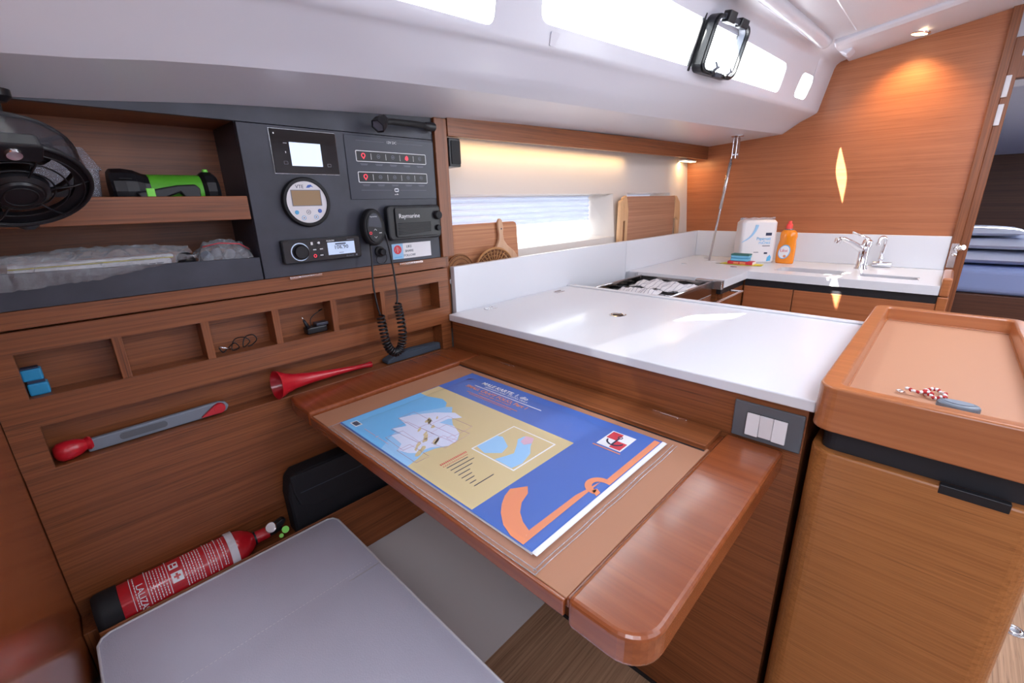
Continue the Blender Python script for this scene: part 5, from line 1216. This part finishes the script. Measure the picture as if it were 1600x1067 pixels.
spg2 = thing('sponge', 'blue scouring sponge, lower of two on the red packet', 'sponge', (2.55, .77, -.324), 'blue sponges')
box('foam', (sx0 + .004, sx1 - .002, sy0 + .004, sy1 - .012, -.3235, -.3100), 'sponge', spg2, bevel=.003)
box('waist', (sx0 + .006, sx1 - .004, sy0 + .006, sy1 - .014, -.3098, -.3068), 'blue', spg2, bevel=.001)
box('foam', (sx0 + .004, sx1 - .002, sy0 + .002, sy1 - .013, -.3066, -.2945), 'sponge', spg, bevel=.003)
box('scouring_pad', (sx0 + .003, sx1 - .001, sy0 + .001, sy1 - .012, -.2943, -.2865), 'scour', spg, bevel=.002)
sb_ = thing('dish_soap', 'orange dish soap bottle with coral cap right of the paper towel pack', 'bottle', (2.72, .60, ZC))
loops = []
for z, w_, d_, c_ in ((0, .040, .020, 0), (.006, .043, .022, 0), (.05, .044, .023, .0), (.09, .043, .022, -.001), (.12, .038, .020, -.003), (.14, .040, .020, -.004), (.158, .038, .019, -.003), (.172, .026, .015, -.002), (.180, .013, .012, 0)):
    loops.append([(2.718 + d_ * math.cos(t * 2 * math.pi / 24), .603 + c_ + w_ * math.sin(t * 2 * math.pi / 24), ZC + .0003 + z) for t in range(24)])
def skin(name, loops, mat, parent, **k):
    n = len(loops[0]); V = sum(loops, []); F = []
    for s in range(len(loops) - 1): F += [(s * n + q, s * n + (q + 1) % n, (s + 1) * n + (q + 1) % n, (s + 1) * n + q) for q in range(n)]
    F += [tuple(range(n)), tuple(range((len(loops) - 1) * n, len(loops) * n))]
    return obj(name, V, F, mat, parent, smooth=True, **k)
skin('bottle', loops[:8], 'soap', sb_); skin('clear_neck', [[(x, y, z + .0003) for x, y, z in l] for l in loops[7:]], 'clearbox', sb_)
lathe('cap', [(.014, .178), (.0150, .182), (.0150, .198), (.0115, .204), (.0085, .206), (.0085, .216), (.0070, .218)], (2.718, .603, ZC), (0, 0, 1), 'redcap', sb_, n=22)
ob = [(-.004 + .028 * math.cos(R(a)), .062 + .036 * math.sin(R(a)) + .006 * math.cos(R(a))) for a in range(0, 360, 15)]
lo_ = Vector((2.6925, .600, ZC))
poly_print('bottle_label', ob, lo_, NY, UZ, NX, 'aqua', sb_, thick=.0012); poly_print('label_field', [(x * .88 - .001, (z - .062) * .88 + .062) for x, z in ob], lo_, NY, UZ, NX, 'white', sb_, thick=.0012, lift=.0010)
text('label_lettering', 'Likvi', lo_ + NX * .0026 + UZ * .062 + NY * -.006, NY, UZ, .022, 'crimson', sb_, 'CENTER', width=.9)
poly_print('label_fruit', circle(.000, .040, .007, 12), lo_, NY, UZ, NX, 'orange', sb_, thick=.0006, lift=.0022)

# ---- boards and baskets behind the splashback
cb = thing('chopping_board', 'reddish laminated chopping board leaning at the left end of the galley window', 'chopping board', (1.1, 1.2, -.234))
prism('board', [(.905, -.2345), (1.282, -.2345), (1.274, -.085), (1.268, -.072), (1.256, -.0675), (.905, -.0675)], 'y', 1.196, 1.212, 'board', cb, bevel=.003)
pd = thing('paddle_board', 'pale wooden paddle board with slim handle in front of the chopping board', 'serving board', (1.17, 1.18, -.234))
prism('paddle', [(1.070, -.2345), (1.262, -.2345), (1.255, -.19), (1.238, -.172), (1.205, -.150), (1.188, -.13), (1.184, -.11), (1.186, -.085), (1.181, -.063), (1.174, -.054), (1.166, -.054), (1.159, -.065), (1.159, -.085), (1.164, -.11), (1.162, -.13), (1.150, -.15), (1.12, -.172), (1.085, -.185), (1.070, -.20)], 'y', 1.181, 1.192, 'beech', pd, bevel=.003)
lathe('hanging_hole', [(.0028, 0), (.0028, .0006)], (1.174, 1.1807, -.090), (0, -1, 0), 'ink', pd, n=10)
bk = thing('wicker_basket', 'round woven wicker basket tilted behind the splashback, in front of the paddle board', 'basket', (1.12, 1.165, -.2345))
bc_, bn = Vector((1.118, 1.166, -.232)), Vector((0.0, -1, .12)).normalized(); _, bu, bw2 = frame_of(bn); Rb = .094
def half(rr, dz, a0=0, a1=360, n=40): return [bc_ + Vector((math.cos(R(a0 + (a1 - a0) * i / n)) * rr, 0, max(math.sin(R(a0 + (a1 - a0) * i / n)) * rr * .82, -.0015))) + bn * dz for i in range(n + 1)]
tube('basket_rim', half(Rb, .004, 0, 180), .004, 'rattan', bk, n=8)
tube('basket_rim', half(Rb - .006, .0, 0, 180), .003, 'rattan_d', bk, n=8)
prism('basket_base', [(1.118 + math.cos(R(a)) * .084, -.2335 + math.sin(R(a)) * .070) for a in range(0, 181, 12)], 'y', 1.170, 1.174, 'rattan_d', bk)
for i in range(1, 12): tube('weaver', half(Rb * i / 12, -.001 + .0004 * (i % 3), 2, 178), .0018, ('rattan', 'rattan_d')[i % 2], bk, n=5)
for i in range(15):
    a = R(6 + 12 * i); tube('basket_stake', [bc_ + Vector((math.cos(a) * .02, 0, math.sin(a) * .017)) + bn * .001, bc_ + Vector((math.cos(a) * Rb, 0, math.sin(a) * Rb * .82)) + bn * .002], .0024, 'rattan', bk, n=5)
cm = thing('cork_mat', 'round brown woven mat standing beside the end post', 'mat', (.962, 1.17, -.2345))
prism('mat', [(.962 + math.cos(R(a)) * .062, max(-.2345, -.222 + math.sin(R(a)) * .062)) for a in range(-10, 191, 8)], 'y', 1.168, 1.176, 'cork', cm, bevel=.002)
for r_ in (.018, .032, .046, .058): tube('mat_coil', [(.962 + math.cos(R(a)) * r_, 1.1675, -.222 + math.sin(R(a)) * r_) for a in range(0, 181, 10)], .0018, 'rattan_d', cm, n=5)
tbd = thing('tall_board', 'tall bamboo cutting board with pale rim and hand slots, right of the window', 'chopping board', (2.33, 1.19, -.234))
prism('board_centre', [(2.075, -.2345), (2.60, -.2345), (2.60, .0), (2.585, .016), (2.055, .016), (2.062, .0), (2.075, -.05)], 'y', 1.180, 1.194, 'bamboo', tbd, bevel=.002)
prism('board_rim', [(1.995, -.2345), (2.030, -.2345), (2.030, -.05), (2.020, .0), (2.000, -.005)], 'y', 1.178, 1.196, 'boardrim', tbd, bevel=.002)
prism('board_rim', [(2.0485, -.2345), (2.0735, -.2345), (2.0735, -.05), (2.061, .0), (2.050, .019), (2.025, .010), (2.020, .0), (2.030, -.03), (2.030, -.10), (2.0485, -.10)], 'y', 1.1785, 1.1955, 'boardrim', tbd, bevel=.001)
box('hand_slot', (2.0305, 2.048, 1.183, 1.187, -.2345, -.105), 'rattan_d', tbd, bevel=0)
prism('board_rim', [(2.602, -.11), (2.602, .0), (2.586, .017), (2.62, .015), (2.665, -.02), (2.68, -.09), (2.68, -.2345), (2.655, -.2345), (2.655, -.12), (2.64, -.105), (2.618, -.105)], 'y', 1.1785, 1.1955, 'boardrim', tbd, bevel=.001)

# ================================================================ DECKHEAD FITTINGS
def wall_pt(x, z, d=0.0):
    pts, wy, top = prof(x); return Vector((x, wy(z) - d, z))
hp_ = thing('opening_portlight', 'black framed opening portlight swung inward on the coachroof window', 'hatch', (1.72, .68, .38))
c0 = wall_pt(1.755, .482, .028); ux = (wall_pt(1.95, .47, .030) - wall_pt(1.5, .47, .030)).normalized(); uz = Vector((.15, -.22, 1)).normalized(); un = ux.cross(uz).normalized()
if un.y > 0: un = -un
def hpnt(a, b, d=0): return c0 + ux * a + uz * b + un * d
hw, hh = .114, .086
def hring(name, w0, h0, w1, h1, d0, d1, mat, r=.03):
    o_ = rrect(-w0, w0, -h0, h0, r, 6); i_ = rrect(-w1, w1, -h1, h1, r * .8, 6); n = len(o_); V = []
    for d in (d0, d1):
        V += [hpnt(a, b, d) for a, b in o_] + [hpnt(a, b, d) for a, b in i_]
    F = []
    for q in range(n):
        r_ = (q + 1) % n; F += [(q, r_, n + r_, n + q), (2 * n + q, 3 * n + q, 3 * n + r_, 2 * n + r_), (q, 2 * n + q, 2 * n + r_, r_), (n + q, n + r_, 3 * n + r_, 3 * n + q)]
    return obj(name, V, F, mat, hp_)
hring('outer_frame', hw, hh, hw - .009, hh - .009, -.030, .006, 'black')
hring('gasket', hw - .009, hh - .009, hw - .012, hh - .012, -.022, .002, 'dimprint', .024)
hring('inner_frame', hw - .003, hh - .003, hw - .011, hh - .011, .006, .014, 'black')
def hbox(name, a0, a1, b0, b1, d0, d1, mat):
    V = [hpnt(a, b, d) for a in (a0, a1) for b in (b0, b1) for d in (d0, d1)]
    return obj(name, V, [(0, 1, 3, 2), (4, 6, 7, 5), (0, 4, 5, 1), (2, 3, 7, 6), (0, 2, 6, 4), (1, 5, 7, 3)], mat, hp_, bevel=.003)
hbox('hinge_block', -.070, -.025, hh - .022, hh + .012, .0, .026, 'black'); hbox('hinge_block', .020, .070, hh - .020, hh + .008, .0, .022, 'black')
hbox('hinge_bar', -.075, .075, hh - .014, hh + .002, .004, .016, 'panel')
for a in (-.045, .045):
    tube('dog_handle', [hpnt(a, -hh + .006, .014), hpnt(a + .004, -hh + .022, .026), hpnt(a - .012, -hh + .036, .024)], [.006, .005, .003], 'dimprint', hp_, n=8)
    tube('dog_handle', [hpnt(a, -hh + .012, .018), hpnt(a + .022, -hh + .026, .022)], [.005, .003], 'dimprint', hp_, n=8)
    lathe('dog_pivot', [(.008, 0), (.008, .012)], hpnt(a, -hh + .006, .010), un, 'black', hp_, n=14)
hbox('mullion', -hw - .016, -hw - .003, -hh, hh + .006, -.034, -.024, 'black')
hbox('latch_block', -.025, .02, -hh - .004, -hh + .012, .004, .018, 'panel')
dl = thing('ceiling_downlight', 'small round lit downlight in the deckhead beam above the bulkhead', 'ceiling light', (2.745, .244, .64))
zb2 = roofz(.244) - .0200; dn = Vector((0, .157, -1)).normalized()
lathe('chrome_ring', [(.030, 0), (.036, .001), (.036, .005), (.028, .007)], (2.745, .244, zb2), dn, 'chrome', dl, n=32, cap=False)
lathe('lit_lens', [(.0275, .0045), (.0275, .0065)], (2.745, .244, zb2), dn, 'lamp', dl, n=28)
sl_ = thing('strip_light', 'short warm lit strip light under the teak valance, at the bulkhead corner', 'strip light', (2.74, 1.18, .19))
box('light_housing', (2.66, 2.82, 1.165, 1.205, .2065, .214), 'offwhite', sl_, bevel=.001); box('lit_diffuser', (2.665, 2.815, 1.168, 1.202, .2035, .2063), 'lamp', sl_, bevel=0)
cp = thing('cover_cap', 'small square white cover plate on the coaming below the galley coachroof window', 'cover plate', (1.05, .84, .37))
c_ = wall_pt(1.012, .388, .001); V = []
for d in (0, .003):
    for a, b in rrect(-.017, .017, -.015, .015, .003, 3): V.append(c_ + Vector((a, -d + -.25 * b * 1, b)))
n = len(V) // 2
obj('cap', V, [tuple(range(n)), tuple(range(n, 2 * n))] + [(q, (q + 1) % n, n + (q + 1) % n, n + q) for q in range(n)], 'gelcoat', cp)

# ================================================================ CABIN THROUGH THE DOORWAY
bd = thing('cabin_berth', 'berth with blue mattress on a dark wooden base seen through the doorway', 'bed', (3.9, -.3, -1.265))
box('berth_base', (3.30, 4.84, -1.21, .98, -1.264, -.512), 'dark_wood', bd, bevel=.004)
box('mattress', (3.31, 4.83, -1.20, .97, -.511, -.375), 'mattress', bd, bevel=.03, seg=4)
def pillow(lab, name, x0, x1, y0, y1, z0, z1):
    t = thing(name, lab, 'bedding', ((x0 + x1) / 2, (y0 + y1) / 2, z0), 'white bedding on the berth'); V = []; F = []; nx, ny = 16, 16; n = (nx + 1) * (ny + 1)
    for s_ in (1, -1):
        for i in range(nx + 1):
            for j in range(ny + 1):
                u, v = i / nx * 2 - 1, j / ny * 2 - 1; e_ = max(0, (1 - abs(u) ** 3) * (1 - abs(v) ** 3)) ** .45
                x = (x0 + x1) / 2 + (x1 - x0) / 2 * u; y = (y0 + y1) / 2 + (y1 - y0) / 2 * v; h = (z1 - z0) / 2
                V.append((x, y, (z0 + z1) / 2 + s_ * h * e_ * (1 if s_ > 0 else .98) + .004 * math.sin(u * 7 + v * 5) * (e_ if s_ > 0 else 0)))
    for i in range(nx):
        for j in range(ny):
            a = i * (ny + 1) + j; F += [(a, a + 1, a + ny + 2, a + ny + 1), (n + a, n + a + ny + 1, n + a + ny + 2, n + a + 1)]
    obj('pillow_body', V, F, 'bedding', t, smooth=True)
pillow('folded white duvet lying on the blue mattress', 'duvet', 3.34, 4.0, -.60, .45, -.374, -.305)
pillow('white pillow lying under another on the duvet', 'pillow', 3.37, 3.95, -.58, .25, -.299, -.240)
pillow('topmost white pillow on the berth', 'pillow', 3.42, 3.9, -.30, .25, -.233, -.190)
lt = thing('door_latch', 'chrome door latch on the teak door frame beside the splashback', 'latch', (2.83, -.045, -.27))
boxes('strike_plate', [(2.828, 2.8345, -.046, -.022, -.33, -.222)], 'steel', lt, bevel=.001)
tube('latch_bolt', [(2.8285, -.040, -.245), (2.806, -.046, -.243)], .011, 'chrome', lt, n=14)
lathe('latch_knob', [(.010, 0), (.014, .006), (.010, .014)], (2.806, -.052, -.238), (-.6, -.6, .2), 'chrome', lt, n=16)
tube('latch_bolt', [(2.8285, -.036, -.268), (2.812, -.040, -.268)], .009, 'chrome', lt, n=14)
for z in (.405, .300):
    box('hinge_leaf', (2.858, 2.8695, -.066, -.0485, z - .042, z + .038), 'offwhite', door1, bevel=.002)
fl2 = thing('floor_latch', 'small chrome ring latch in the cabin sole, lower right', 'latch', (1.754, -.37, -1.265))
lathe('latch_plate', [(.026, 0), (.026, .002), (.022, .003)], (1.754, -.37, -1.2648), (0, 0, 1), 'steel', fl2, n=28)
tube('latch_ring', [(1.754 + .016 * math.cos(R(a)), -.37 + .016 * math.sin(R(a)), -1.2600) for a in range(0, 360, 20)], .0025, 'chrome', fl2, n=8, closed=True)

# small clearances
fo.location.z += .0006; ch.location.y += .007; ch.location.z += .0004; wh.location.z += .0008
